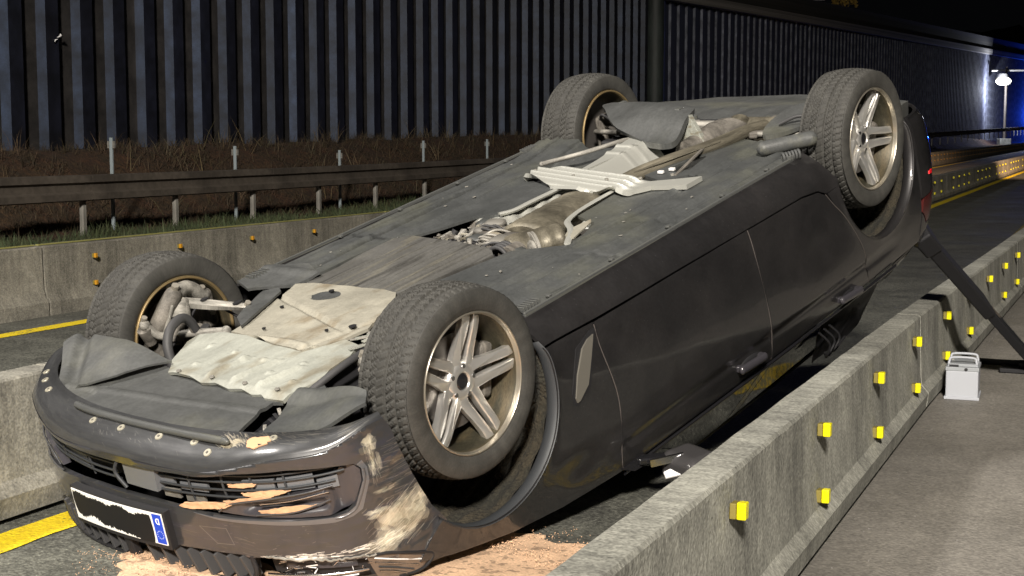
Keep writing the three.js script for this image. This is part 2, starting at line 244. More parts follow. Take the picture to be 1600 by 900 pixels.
function prof(pts, s0, s1, { ds = 1.5, off = null, caps = true, jag = 0 } = {}) { // a profile [n, y] run along the road
  const b = Math.max(1, Math.round((s1 - s0) / ds)), pos = [], uv = [], id = []; const n = pts.length; let L = 0;
  for (let i = 0; i < n; i++) { // one strip per side, so edges stay sharp
    const A = pts[i], B = pts[(i + 1) % n], len = Math.hypot(A[0] - B[0], A[1] - B[1]); const base = pos.length / 3;
    for (let j = 0; j <= b; j++) { const s = lerp(s0, s1, j / b), o = off ? off(s) : 0; for (const [P, v] of [[A, L], [B, L + len]]) { pos.push(...W(P[0] + o, s, P[1] + (jag ? (jag * wob(P[0] * 3, s, 3, 5) - jag * 0.9 * sst(0.2, 0.45, wob(P[0] * 6 + 3, s, 9, 6)) + jag * 0.18 * wob(P[0] * 5, s, 30, 7)) * (P[1] > 0.3 ? 1 : 0.25) : 0))); uv.push(s, v); } }
    for (let j = 0; j < b; j++) { const k = base + j * 2; id.push(k, k + 1, k + 3, k, k + 3, k + 2); } L += len;
  }
  if (caps) for (const s of [s0, s1]) { const base = pos.length / 3; for (const P of pts) { pos.push(...W(P[0] + (off ? off(s) : 0), s, P[1])); uv.push(P[0], P[1]); } for (const t of THREE.ShapeUtils.triangulateShape(pts.map((q) => new THREE.Vector2(...q)), [])) id.push(...t.map((x) => x + base)); }
  let g = new THREE.BufferGeometry(); g.setAttribute('position', new THREE.Float32BufferAttribute(pos, 3)); g.setAttribute('uv', new THREE.Float32BufferAttribute(uv, 2)); g.setIndex(id);
  g = g.toNonIndexed(); g.computeVertexNormals(); return toCreasedNormals(g, 0.5);
}
// ground far beyond and under everything, then the carriageway and its paint
struct('ground', (() => { const g = new THREE.PlaneGeometry(2400, 2400); g.rotateX(-Math.PI / 2); g.translate(0, -0.06, 0); return g; })(), std({ color: lin(0.03, 0.028, 0.024), roughness: 1 }));
struct('road', strip(-9, 9, -14, 260, 0, { dn: 3, ds: 3 }), M.asphalt);
// older lighter concrete-grey surface of the lane the photographer stands in
struct('hard_shoulder', (() => { // barrier shadow painted into the vertex colours along its foot
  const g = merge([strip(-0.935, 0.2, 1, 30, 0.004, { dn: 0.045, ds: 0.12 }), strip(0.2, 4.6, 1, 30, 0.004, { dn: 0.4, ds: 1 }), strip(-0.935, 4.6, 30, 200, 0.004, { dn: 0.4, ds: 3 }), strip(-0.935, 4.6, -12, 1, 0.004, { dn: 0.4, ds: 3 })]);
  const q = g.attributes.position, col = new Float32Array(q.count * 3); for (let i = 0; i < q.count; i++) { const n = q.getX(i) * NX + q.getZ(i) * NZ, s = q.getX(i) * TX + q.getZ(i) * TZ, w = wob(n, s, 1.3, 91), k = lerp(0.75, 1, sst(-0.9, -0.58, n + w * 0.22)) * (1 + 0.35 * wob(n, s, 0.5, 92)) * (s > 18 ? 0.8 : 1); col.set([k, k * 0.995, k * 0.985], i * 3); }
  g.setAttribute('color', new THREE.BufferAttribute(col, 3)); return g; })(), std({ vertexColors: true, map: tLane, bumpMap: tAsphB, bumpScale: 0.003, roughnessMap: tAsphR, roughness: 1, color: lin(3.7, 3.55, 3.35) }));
function stripe(n0, n1, s0, s1, y = 0.004) { // paint line with worn edges
  const b = Math.round((s1 - s0) / 0.08), p = [], u = [], id = [];
  for (let j = 0; j <= b; j++) { const s = lerp(s0, s1, j / b), w = s < 14 ? 0.022 : 0.004; for (const [n, q] of [[n0 + wob(s, 3, 5, 1) * w, 0], [n1 + wob(s, 9, 5, 2) * w, 1]]) { p.push(...W(n, s, y)); u.push(n * 0.8, s * 0.8); } }
  for (let j = 0; j < b; j++) { const k = j * 2; id.push(k, k + 1, k + 3, k, k + 3, k + 2); }
  const g = new THREE.BufferGeometry(); g.setAttribute('position', new THREE.Float32BufferAttribute(p, 3)); g.setAttribute('uv', new THREE.Float32BufferAttribute(u, 2)); g.setIndex(id); g.computeVertexNormals(); return g;
}
struct('lane_marking', stripe(-3.7, -3.53, 1, 200), M.yellowLine, 'structure', 'yellow edge line along the near barrier beside the car');
struct('lane_marking', stripe(-1.54, -1.44, 4.6, 60), M.yellowWorn, 'structure', 'yellow edge line behind the right barrier');
struct('lane_marking', stripe(-7.6, -7.44, 4, 220), M.yellowLine, 'structure', 'yellow edge line at the foot of the far barrier');

// ---------------------------------------------------------------- concrete barriers, in segments with reflectors
function reflectorGeo(dir) { // dir +1: block stands out towards +n
  const a = box(0.018, 0.044, 0.05, 0.009 * dir, 0, 0, 0.003), b = box(0.026, 0.048, 0.036, 0.031 * dir, 0, 0, 0.004);
  return [a, b];
}
const REF = reflectorGeo(1);
function reflector(parent, n, s, y, mat, tilt = 0) {
  const g = new THREE.Group(); g.name = 'reflector'; g.position.set(...W(n, s, y)); g.rotation.set(tilt, -AZ, 0, 'YXZ'); parent.add(g);
  part(g, 'holder', REF[0], M.reflectorBack); part(g, 'reflective_block', REF[1], mat); if (mat === M.amber) g.scale.setScalar(0.8);
}
const SEG = 6.0;
function barrierRow(name, profile, s0, s1, first, len, refN, refS, ys, mat, refMat, labels, group, off, extra) {
  let s = first; const list = []; while (s < s1) { list.push([s, Math.min(s + len, s1)]); s += len; }
  list.forEach(([a, b], i) => {
    const t = thing(name, labels(i, list.length), 'barrier', group);
    part(t, 'concrete_block', prof(profile(i), a + 0.012, b - 0.012, { ds: a < 12 ? 0.045 : a < 20 ? 0.25 : 2, off, jag: a < 12 ? 0.007 : 0 }), mat);
    const near = a < 55;
    if (near) { for (let q = Math.ceil((a - refS) / 1.2); refS + q * 1.2 < b - 0.1; q++) { const sr = refS + q * 1.2; if (!(refN < -3 && refN > -5 && sr < 8)) for (const y of ys(q)) reflector(t, refN + (off ? off(sr) : 0), sr, y, refMat, a < 12 ? (hash(q, Math.round(y * 100), 4) - 0.5) * 0.12 : 0); } }
    else { const gs = []; for (let q = Math.ceil((a - refS) / 1.2); refS + q * 1.2 < b - 0.1; q++) for (const y of ys(q)) { const c = REF[1].clone(); c.rotateY(-AZ); c.translate(...W(refN, refS + q * 1.2, y)); gs.push(c); } if (gs.length) { const m = part(t, 'reflector_row', merge(gs), refMat); m.userData.kind = 'stuff'; } }
    if (extra) extra(t, a, b, i);
  });
}
const rightOff = (s) => 0.0125 * Math.max(0, s - 7.7);
const ORD = ['first', 'second', 'third', 'fourth', 'fifth', 'sixth', 'seventh', 'eighth', 'ninth', 'tenth', 'eleventh', 'twelfth', 'thirteenth', 'fourteenth', 'fifteenth', 'sixteenth', 'seventeenth', 'eighteenth', 'nineteenth', 'twentieth', 'twenty-first', 'twenty-second', ...Array.from({ length: 30 }, (_, i) => `${i + 23}th`)];
barrierRow('concrete_barrier', () => [[-1.30, 0.03], [-0.925, 0.03], [-0.915, 0.105], [-0.95, 0.145], [-0.957, 0.20], [-0.968, 0.505], [-0.978, 0.515], [-1.085, 0.517], [-1.095, 0.505], [-1.12, 0.2], [-1.25, 0.15], [-1.29, 0.1]], 1.7, 44, 1.7, SEG, -0.958, 3.77, (q) => (q === 0 || q === -1 ? [0.42] : [0.42, 0.185]), M.concrete, M.reflector,
  (i) => ['grey concrete lane barrier in right foreground with yellow reflector blocks, beside the overturned car', 'grey concrete lane barrier section behind the white battery, under the black strut'][i] ?? `grey concrete lane barrier, ${ORD[i]} section from the camera along the right lane`, 'concrete barriers along the right lane', rightOff);
barrierRow('concrete_barrier', () => [[-4.22, 0.02], [-3.79, 0.02], [-3.78, 0.10], [-3.82, 0.15], [-3.83, 0.22], [-3.85, 0.52], [-3.86, 0.53], [-4.0, 0.53], [-4.01, 0.52], [-4.05, 0.22], [-4.2, 0.1]], -1.5, 210, -1.5, SEG, -3.83, 38, (q) => [0.42, 0.185], M.concretePale, M.reflector,
  (i) => (i === 0 ? 'worn pale concrete barrier at left edge beside the thick yellow line' : i < 5 ? `pale concrete barrier behind the overturned car, ${ORD[i]} section of its row` : `lower concrete barrier row with reflectors at far right, ${ORD[i]} section`), 'concrete barriers left of the overturned car', null);
barrierRow('concrete_barrier', () => [[-8.5, 0], [-8.04, 0], [-8.04, 0.11], [-8.07, 0.15], [-8.09, 0.22], [-8.1, 0.555], [-8.11, 0.565], [-8.3, 0.567], [-8.31, 0.5], [-8.35, 0.2], [-8.48, 0.1]], 3.25, 220, 3.25, SEG, -8.08, 9.85, (q) => (q === 0 || q > 20 ? [0.45, 0.22] : [0.45]), M.concreteDark, M.amber,
  (i) => (i < 2 ? ['brown-grey concrete barrier at the far left, behind the left front wheel, left of the joint', 'brown-grey concrete barrier with small amber reflectors right of the joint, below the guard rail'][i] : `upper far concrete barrier below the guard rail, ${ORD[i]} section from the left`), 'concrete barriers of the far lane', null,
  (t, a, b) => part(t, 'edge_strip', prof([[-8.19, 0.569], [-8.16, 0.569], [-8.16, 0.578], [-8.19, 0.578]], a + 0.02, b - 0.02, { ds: 3 }), std({ color: lin(0.3, 0.29, 0.09), roughness: 0.8 })));

// ---------------------------------------------------------------- bank, weeds, guard rail, marker sticks
const bankY = (n, s) => { const k = -n; let y = lerp(0.48, 0.31, sst(8.6, 10.4, k)); y = lerp(y, 1.36 + 0.006 * (s - 15), sst(11.9, 14.2, k)); return y + wob(n, s, 1.2, 3) * 0.16 * sst(8.6, 9.5, k) - 0.06; };
struct('bank', strip(-15.2, -8.36, 2, 240, 0, { dn: 0.22, ds: 0.4, yf: bankY, m: 0.6 }), std({ map: tex(512, (u, v) => { const a = fbm(u * 40, v * 40, 40, 40, 131, 4), b = fbm(u * 5, v * 5, 5, 5, 132, 4); const g = 30 + a * 66; return [g * (0.9 + b * 0.3), g * 0.76, g * 0.5]; }), bumpMap: tAsphB, bumpScale: 0.02, roughness: 1 }));
function blades(name, count, col, place, hmin, hmax, w, lean, label) {
  const pos = [], id = []; // one tuft of five bent blades
  for (let k = 0; k < 5; k++) { const a = k * 2.4, x = Math.cos(a) * 0.25 * (k % 3), z = Math.sin(a) * 0.25 * (k % 3), c = Math.cos(a + 0.6), d = Math.sin(a + 0.6), b = pos.length / 3; const l = lean * (0.5 + (k % 4) * 0.35); pos.push(x - c * w, 0, z - d * w, x + c * w, 0, z + d * w, x + d * l * 0.4 - c * w * 0.7, 0.55, z - c * l * 0.4 - d * w * 0.7, x + d * l * 0.4 + c * w * 0.7, 0.55, z - c * l * 0.4 + d * w * 0.7, x + d * l, 0.95 - 0.1 * (k % 3), z - c * l); id.push(b, b + 1, b + 3, b, b + 3, b + 2, b + 2, b + 3, b + 4); }
  const g = new THREE.BufferGeometry(); g.setAttribute('position', new THREE.Float32BufferAttribute(pos, 3)); g.setIndex(id); g.computeVertexNormals();
  const im = shade(new THREE.InstancedMesh(g, std({ roughness: 0.9, side: THREE.DoubleSide }), count)), m = new THREE.Matrix4(), q = new THREE.Quaternion(), c = new THREE.Color();
  for (let i = 0; i < count; i++) { const [n, s] = place(); const p = W(n, s, bankY(n, s) - 0.02), h = rr(hmin, hmax); q.setFromEuler(new THREE.Euler(rr(-0.35, 0.35), rr(0, 6.28), rr(-0.35, 0.35))); m.compose(V(...p), q, V(h * rr(0.7, 1.3), h, h * rr(0.7, 1.3))); im.setMatrixAt(i, m); const v = rr(0.55, 1.3); c.setRGB(col[0] * v * rr(0.85, 1.2), col[1] * v, col[2] * v * rr(0.8, 1.1)); im.setColorAt(i, c); }
  im.name = name; im.userData = { kind: 'stuff', label }; scene.add(im);
}
blades('grass', 13000, [0.05, 0.066, 0.028], () => { for (let k = 0; ; k++) { const s = 7 + 60 * rnd() ** 1.5, n = -8.45 - 3.2 * rnd() ** 1.3; if (k > 5 || vnoise(n * 1.6 + 60, s * 1.1, 999, 999, 14) > 0.45) return [n, s]; } }, 0.09, 0.22, 0.035, 0.6, 'short green grass behind the far barrier');
blades('weeds', 16000, [0.06, 0.043, 0.026], () => { const s = 9 + 95 * rnd() ** 1.5; const n = -rr(11.5, 14.3); return vnoise(n * 1.3 + 50, s * 0.8, 999, 999, 12) > 0.42 ? [n, s] : [n - 0.3, s + 0.4]; }, 0.03, 0.19, 0.028, 0.8, 'brown dead weeds on the bank below the fence');
blades('straw', 420, [0.12, 0.095, 0.055], () => { const s = 12 + 40 * rnd(); return [-rr(12.4, 14.2), s]; }, 0.15, 0.42, 0.014, 1.1, 'pale dry stalks on the bank');
{ // guard rail
  const t = thing('guard_rail', 'weathered grey steel guard rail on posts above the far barrier', 'guard rail');
  const gy = (s) => 0.008 * Math.max(0, s - 30) * sst(30, 60, s);
  const sec = [[-11.5, 0.70], [-11.46, 0.715], [-11.455, 0.79], [-11.495, 0.815], [-11.5, 0.875], [-11.495, 0.905], [-11.455, 0.925], [-11.46, 1.0], [-11.5, 1.015], [-11.512, 1.005], [-11.475, 0.99], [-11.47, 0.935], [-11.51, 0.91], [-11.515, 0.87], [-11.51, 0.81], [-11.47, 0.785], [-11.475, 0.725], [-11.512, 0.71]];
  const gOff = (s) => 0.0165 * Math.max(0, s - 50);
  for (let s = 6; s < 236; s += 4) { const g = prof(sec.map(([n, y]) => [n, y + gy(s + 2)]), s, s + 3.995, { ds: 2, off: gOff }); part(t, 'rail_beam', g, M.steelBeam); }
  for (let s = 13.95; s < 232; s += s < 24 ? 1.84 : 3.6) { // C posts
    const p = merge([box(0.005, 0.78, 0.05, 0.028, 0, 0), box(0.056, 0.78, 0.005, 0, 0, 0.026), box(0.056, 0.78, 0.005, 0, 0, -0.026)]); p.rotateY(-AZ); p.translate(...W(-11.58 + gOff(s), s, 0.6 + gy(s))); part(t, 'post', p, M.steel);
  }
}
[14.85, 17.6, 20.6, 23.65, 26.5].forEach((s, i) => {
  const t = thing('marker_stick', ['thin pale marker stick left of the guard rail posts, nearest the left edge', 'second thin pale marker stick from the left behind the guard rail', 'third thin pale marker stick from the left behind the guard rail', 'fourth thin pale marker stick from the left behind the guard rail', 'fifth thin pale marker stick, just left of the left rear tyre'][i] , 'stake', 'pale stakes behind the guard rail');
  const h = [1.46, 1.34, 1.25, 1.38, 1.38, 1.4, 1.4][i], y0 = 0.25;
  part(t, 'stake_pole', box(0.042, h - y0, 0.03, 0, 0, 0, 0.005).rotateY(-AZ).translate(...W(-11.85, s, (h + y0) / 2)), std({ color: lin(0.28, 0.33, 0.35), roughness: 0.5 }));
  for (const x of [0.05, -0.05]) part(t, 'clip', box(0.016, 0.09, 0.04, x * 0.78, 0, 0, 0.003).rotateY(-AZ).translate(...W(-11.85, s, h - 0.09)), M.steel);
});

// ---------------------------------------------------------------- noise wall of folded sheet
{
  const t = thing('noise_wall', 'tall dark blue corrugated metal noise wall behind the bank', 'wall');
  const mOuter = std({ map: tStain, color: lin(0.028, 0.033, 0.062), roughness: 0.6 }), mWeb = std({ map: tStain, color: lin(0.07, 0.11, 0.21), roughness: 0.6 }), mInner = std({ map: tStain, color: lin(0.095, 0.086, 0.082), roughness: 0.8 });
  const ribShape = (p, d, x0 = 0) => [[x0 + 0, 0], [x0 + 0.045, d], [x0 + 0.045 + p * 0.36, d], [x0 + 0.09 + p * 0.36, 0], [x0 + p, 0]];
  function rib(A, dir, nrm, p, d, yb, yt, mats, stuff) { // A: [x, z] start on the wall line
    const q = ribShape(p, d).map(([a, b]) => [A[0] + dir[0] * a + nrm[0] * b, A[1] + dir[1] * a + nrm[1] * b]);
    const faces = [[0, 1, 1], [1, 2, 0], [2, 3, 1], [3, 4, 2]]; const gs = [[], [], []];
    for (const [i, j, m] of faces) { const P = q[i], Q = q[j]; const g = new THREE.BufferGeometry(); const th = 0.004, L = Math.hypot(P[0] - Q[0], P[1] - Q[1]), ox = -nrm[0] * th, oz = -nrm[1] * th;
      const pos = []; for (const k of [0, 1]) for (const [X, y] of [[P, yb], [Q, yb], [Q, yt], [P, yt]]) pos.push(X[0] + ox * k, y, X[1] + oz * k);
      g.setAttribute('position', new THREE.Float32BufferAttribute(pos, 3)); const u0 = hash(Math.round(A[0] * 100), i, 3) * 7; g.setAttribute('uv', new THREE.Float32BufferAttribute([u0, yb, u0 + L, yb, u0 + L, yt, u0, yt, u0, yb, u0 + L, yb, u0 + L, yt, u0, yt], 2)); g.setIndex([0, 1, 2, 0, 2, 3, 4, 6, 5, 4, 7, 6]); const h = g.toNonIndexed(); h.computeVertexNormals(); gs[m].push(h); }
    return gs;
  }
  const dir1 = [TX, TZ], nrm1 = [NX, NZ]; const P0 = W(-14.44, 9.0);
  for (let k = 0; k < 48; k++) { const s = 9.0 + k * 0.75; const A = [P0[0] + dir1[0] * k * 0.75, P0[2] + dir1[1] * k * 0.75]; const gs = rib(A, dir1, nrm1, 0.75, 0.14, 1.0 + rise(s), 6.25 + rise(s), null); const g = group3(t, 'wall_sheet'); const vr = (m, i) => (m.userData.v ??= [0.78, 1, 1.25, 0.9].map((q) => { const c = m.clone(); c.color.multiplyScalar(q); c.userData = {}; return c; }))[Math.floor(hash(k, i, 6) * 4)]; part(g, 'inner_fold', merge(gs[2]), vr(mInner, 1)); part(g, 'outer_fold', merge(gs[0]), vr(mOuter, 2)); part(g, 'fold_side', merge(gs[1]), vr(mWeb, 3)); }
  // second stretch, from the post on, bending away from the road
  const a2 = 0.42, dir2 = [Math.sin(a2), -Math.cos(a2)], nrm2 = [Math.cos(a2), Math.sin(a2)]; const Q = W(-14.4, 45.2); const top2 = (k) => 6.0 + k * 0.036;
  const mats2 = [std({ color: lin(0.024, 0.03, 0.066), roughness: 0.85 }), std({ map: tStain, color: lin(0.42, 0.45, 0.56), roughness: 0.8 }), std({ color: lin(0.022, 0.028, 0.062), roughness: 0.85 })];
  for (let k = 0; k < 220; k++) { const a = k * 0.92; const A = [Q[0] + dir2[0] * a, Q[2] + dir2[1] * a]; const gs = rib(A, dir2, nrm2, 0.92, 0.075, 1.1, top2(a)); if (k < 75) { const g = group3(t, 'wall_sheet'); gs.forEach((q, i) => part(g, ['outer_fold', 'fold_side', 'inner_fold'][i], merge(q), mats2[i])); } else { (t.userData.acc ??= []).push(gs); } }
  const acc = t.userData.acc; delete t.userData.acc; [0, 1, 2].forEach((i) => { const m = part(t, 'far_sheets', merge(acc.flatMap((g) => g[i])), mats2[i]); m.userData.kind = 'stuff'; });
  const L2 = 202; const capg = (h0, h1, w, dy) => { const g = new THREE.BoxGeometry(L2, 1, w, 40, 1, 1), p = g.attributes.position; for (let i = 0; i < p.count; i++) { const a = p.getX(i) + L2 / 2, y = p.getY(i) > 0 ? h1 : h0, z = p.getZ(i); const X = Q[0] + dir2[0] * a + nrm2[0] * (z + 0.1), Z = Q[2] + dir2[1] * a + nrm2[1] * (z + 0.1); p.setXYZ(i, X, top2(a) + y * (1 + a * 0.006) + dy, Z); } g.computeVertexNormals(); return g; };
  part(t, 'cap_board', capg(0, 0.3, 0.36, 0), std({ map: tStain, color: lin(0.8, 0.76, 0.68), roughness: 0.8 }));
  part(t, 'upper_board', capg(0.3, 1.0, 0.12, 0), std({ map: tStain, color: lin(0.12, 0.115, 0.1), roughness: 0.9 }));
  const pc = new THREE.CylinderGeometry(0.3, 0.3, 8, 20); pc.translate(Q[0] + nrm2[0] * 0.15, 4.6, Q[2] + nrm2[1] * 0.15); part(t, 'wall_post', pc, std({ map: tStain, color: lin(0.1, 0.125, 0.115), roughness: 0.6 }), 'thick grey-green post where the wall bends');
  const st = merge([new THREE.ConeGeometry(0.07, 0.12, 3).rotateZ(2.2).translate(0.035, 0.06, 0), new THREE.ConeGeometry(0.07, 0.12, 3).rotateZ(-0.9).translate(-0.035, -0.04, 0)]); st.scale(0.65, 0.65, 0.08); st.rotateY(-AZ + Math.PI / 2 - 1.0); st.translate(...W(-14.27, 16.75, 2.88)); part(t, 'tag', st, M.white, 'small white tag on the wall');
}
{ // board and foliage above the wall, yellow lamp light put into the leaf colour
  const c = V(10.9, 15.4, -62); const t = thing('gantry_sign', 'dark board with thin white outlines above the wall top', 'sign');
  const bd = box(2.6, 1.3, 0.08, 0, 0, 0, 0.01); const wl = []; for (const x of [-1.22, 0.05, 1.22]) wl.push(box(0.05, 1.2, 0.03, x, 0, 0.06)); for (const y of [-0.58, 0.58]) wl.push(box(2.44, 0.05, 0.03, 0, y, 0.06)); const post = [box(0.14, 8, 0.14, -0.7, -4.6, -0.15), box(0.14, 8, 0.14, 0.7, -4.6, -0.15)];
  for (const [n, g, m] of [['board', bd, M.black], ['white_outline', merge(wl), std({ color: lin(0.9, 0.9, 0.9), roughness: 0.5 })], ['post', merge(post), M.black]]) part(t, n, g.rotateY(-0.3), m);
  t.position.set(18.0, 10.6, -90);
  const r = thing('tree', 'tree twigs coloured as if yellow-lit at the top edge above the wall', 'tree'); const tw = [], lf = [];
  for (let i = 0; i < 900; i++) { const a = rr(0, 6.28), b = rr(-1, 1), R = 1.1 * rnd() ** 0.4; const g = new THREE.PlaneGeometry(0.16, 0.11); g.rotateX(rr(0, 6)); g.rotateZ(rr(0, 6)); g.translate(Math.cos(a) * R * 0.75, b * R * 0.9, Math.sin(a) * R * 0.7); lf.push(g); }
  for (let i = 0; i < 14; i++) tw.push(rod([rr(-0.2, 0.2), -2.2, rr(-0.2, 0.2)], [rr(-0.7, 0.7), rr(-0.2, 0.9), rr(-0.5, 0.5)], 0.035, 5, 0.012));
  part(r, 'trunk', merge([rod([0, -11, 0], [0, -2, 0], 0.16, 8, 0.1), ...tw]), M.cast); part(r, 'crown', merge(lf), std({ color: lin(0.5, 0.33, 0.08), roughness: 0.9, side: THREE.DoubleSide })); r.position.set(21.6, 11.0, -95);
}
// dark wooded hill behind the wall's far end
struct('hill', (() => { const g = new THREE.PlaneGeometry(260, 26, 130, 14), p = g.attributes.position; for (let i = 0; i < p.count; i++) { const x = p.getX(i), v = (p.getY(i) + 13) / 26; p.setXYZ(i, x, v * (19 + 6 * wob(x, 1, 0.06, 3) * 2 + wob(x, 2, 0.5, 7) * 3), -v * 26 + wob(x, v * 20, 0.3, 8) * 5); } g.computeVertexNormals(); g.rotateY(-0.5); g.translate(95, 0, -190); return g; })(), std({ color: lin(0.02, 0.019, 0.014), roughness: 1 }));

// ---------------------------------------------------------------- far lamp by the wall, blue beacon beyond the frame
{
  const t = thing('street_lamp', 'lit work lamp on a grey post beside the far guard rail', 'lamp post');
  const s = 145, n = -11.0; const B = V(...W(n, s, 0)); t.position.copy(B); const H = 7.6;
  part(t, 'post', rod([0, 0.2, 0], [0, H, 0], 0.13, 12, 0.11), M.steelBeam); part(t, 'cross_arm', rod([-1.4, H - 0.35, 0], [5, H - 0.25, 0], 0.1, 8), M.steel);
  part(t, 'lamp_housing', new THREE.CylinderGeometry(0.45, 0.62, 0.4, 18).translate(-0.45, H - 0.85, 0.35), M.steel);
  const gl = new THREE.SphereGeometry(0.62, 20, 14); gl.scale(1.15, 0.62, 0.8); gl.translate(-0.45, H - 1.35, 0.6); part(t, 'lamp_glass', gl, std({ color: lin(1, 1, 1), emissive: lin(1, 0.97, 0.8), emissiveIntensity: 6 }));
  part(t, 'base', box(1.1, 0.9, 0.9, 0, 0.4, 0, 0.05), M.concrete);
  const pl = new THREE.PointLight(0xe6ecff, 160, 0, 2); pl.position.copy(B).add(V(-1.0, H - 2.2, 2.4)); pl.shadow.radius = 4; pl.castShadow = true; scene.add(pl);
  const bt = thing('warning_beacon', 'blue warning beacon on a stand by the far wall beyond the frame', 'beacon'); const C = V(...W(-10.4, 197, 0)); bt.position.copy(C);
  part(bt, 'stand', rod([0, 0, 0], [0, 3, 0], 0.08, 8), M.steel); part(bt, 'beacon_lamp', new THREE.CylinderGeometry(0.15, 0.15, 0.25, 14).translate(0, 3.1, 0), std({ color: lin(0.02, 0.05, 0.6), emissive: lin(0.02, 0.12, 1), emissiveIntensity: 8 }));
  const bl = new THREE.PointLight(0x2450ff, 1100, 0, 2); bl.position.copy(C).add(V(-0.2, 3.6, 0.6)); bl.shadow.radius = 12; bl.castShadow = true; scene.add(bl);
}
{ // work light on a stand farther along the right lane, out of the frame, that lights the far barriers
  const t = thing('work_light', 'work light on a stand farther along the right lane, out of frame', 'work light'); const B = V(...W(3.5, 37, 0)); t.position.copy(B);
  part(t, 'stand', rod([0, 0, 0], [0, 7.9, 0], 0.06, 8), M.steel); part(t, 'lamp_glass', box(0.3, 0.22, 0.12, 0, 8.0, 0, 0.02), std({ color: lin(1, 1, 1), emissive: lin(1, 0.85, 0.65), emissiveIntensity: 5 }));
  const wl = new THREE.SpotLight(0xffd2a8, 2600, 0, 0.25, 0.8, 2); wl.position.copy(B).add(V(-0.3, 7.9, 0.0)); wl.target.position.set(...W(-5.4, 57, 0)); wl.castShadow = true; wl.shadow.radius = 8; scene.add(wl, wl.target);
}
{ // the mast of the second floodlight, left of the frame
  const t = thing('light_mast', 'shorter mast with one floodlight head across the far lane, left of the frame', 'light mast'); t.position.set(FLOOD2[0] - 0.4, 0, FLOOD2[2]);
  part(t, 'mast_pole', rod([0, 0, 0], [0, 10.7, 0], 0.09, 12, 0.06), M.steel); part(t, 'foot', box(1, 0.3, 1, 0, 0.15, 0, 0.03), M.concrete);
  part(t, 'housing', box(0.2, 0.4, 0.5, 0.08, 10.5, 0, 0.03), M.black); part(t, 'lamp_glass', box(0.02, 0.34, 0.44, 0.2, 10.45, 0), std({ color: lin(1, 1, 1), emissive: lin(1, 0.95, 0.88), emissiveIntensity: 5 }));
}
{ // the light mast behind the camera
  const t = thing('light_mast', 'tall mast with floodlight heads behind the photographer', 'light mast'); t.position.set(FLOOD[0], 0, FLOOD[2] + 0.55);
  part(t, 'mast_pole', rod([0, 0, 0], [0, 12.4, 0], 0.1, 12, 0.06), M.steel); part(t, 'cross_bar', box(1.6, 0.08, 0.08, 0, 12.3, 0), M.steel);
  for (const x of [-0.55, 0.55]) { const h = group3(t, 'floodlight_head'); part(h, 'housing', box(0.5, 0.4, 0.2, x, 12.2, -0.1, 0.03).rotateX(0), M.black); part(h, 'lamp_glass', box(0.44, 0.34, 0.02, x, 12.2, -0.22), std({ color: lin(1, 1, 1), emissive: lin(1, 0.95, 0.85), emissiveIntensity: 5 })); }
  part(t, 'foot', box(1.2, 0.3, 1.2, 0, 0.15, 0, 0.03), M.concrete);
}
// ================================================================ the overturned car
// its own axes, lying on its roof: x towards the tail from the front axle, y out of the underside, z towards the camera's side; origin in the front axle
const car = thing('overturned_car', 'dark grey car lying on its roof with its underside and wheels up, between the barriers', 'car');
car.position.set(-0.8125, 1.42 - 0.7999, -5.3774);
car.rotation.set(0.0157, 0.8598, 0.28, 'YZX');
const WB = 2.975;
// ---------------------------------------------------------------- side surface
const zProf = spline([[-1.02, 0.6], [-0.9, 0.72], [-0.70, 0.886], [-0.665, 0.906], [-0.60, 0.921], [-0.52, 0.936], [-0.40, 0.941], [-0.25, 0.932], [-0.10, 0.916], [-0.055, 0.908], [-0.03, 0.898], [0, 0.878], [0.03, 0.852], [0.055, 0.818], [0.075, 0.79]]);
const AC = [-0.01, -0.095], AR = 0.39, BC = [2.945, -0.075], BR = 0.395; // wheel arches
function zS(x, y) {
  let z = zProf(y) - 0.018 * (Math.max(0, Math.abs(x - 1.5) - 0.6) / 1.4) ** 2;
  for (const [c, r] of [[AC, AR], [BC, BR]]) { const d = Math.hypot(x - c[0], y - c[1]) - r; z += 0.014 * Math.exp(-Math.max(0, d) / 0.035) * sst(0.05, -0.05, y); }
  z -= 0.010 * bump(y, -0.565, 0.035) * sst(0.5, 0.9, x) * sst(3.2, 2.9, x); // crease under the handles
  return z + 0.0016 * wob(x, y, 5, 13) + 0.005 * wob(x, y, 1.6, 17) + 0.0035 * wob(x, y, 3.1, 19) - 0.012 * Math.exp(-(((x - 0.42) / 0.12) ** 2 + ((y + 0.52) / 0.06) ** 2)) - 0.01 * Math.exp(-(((x - 2.3) / 0.22) ** 2 + ((y + 0.34) / 0.1) ** 2));
}
const side = (sg) => (x, y) => [x, y, sg * zS(x, y)];
const archPts = (c, r, d0, d1, n = 44) => arc(c[0], c[1], r, (d0 * Math.PI) / 180, (d1 * Math.PI) / 180, n);
const sideSheet = (poly, sg, o = {}) => sheet(poly, side(sg), { cell: 0.028, skirt: 0.014, out: [0, 0, sg], ...o });
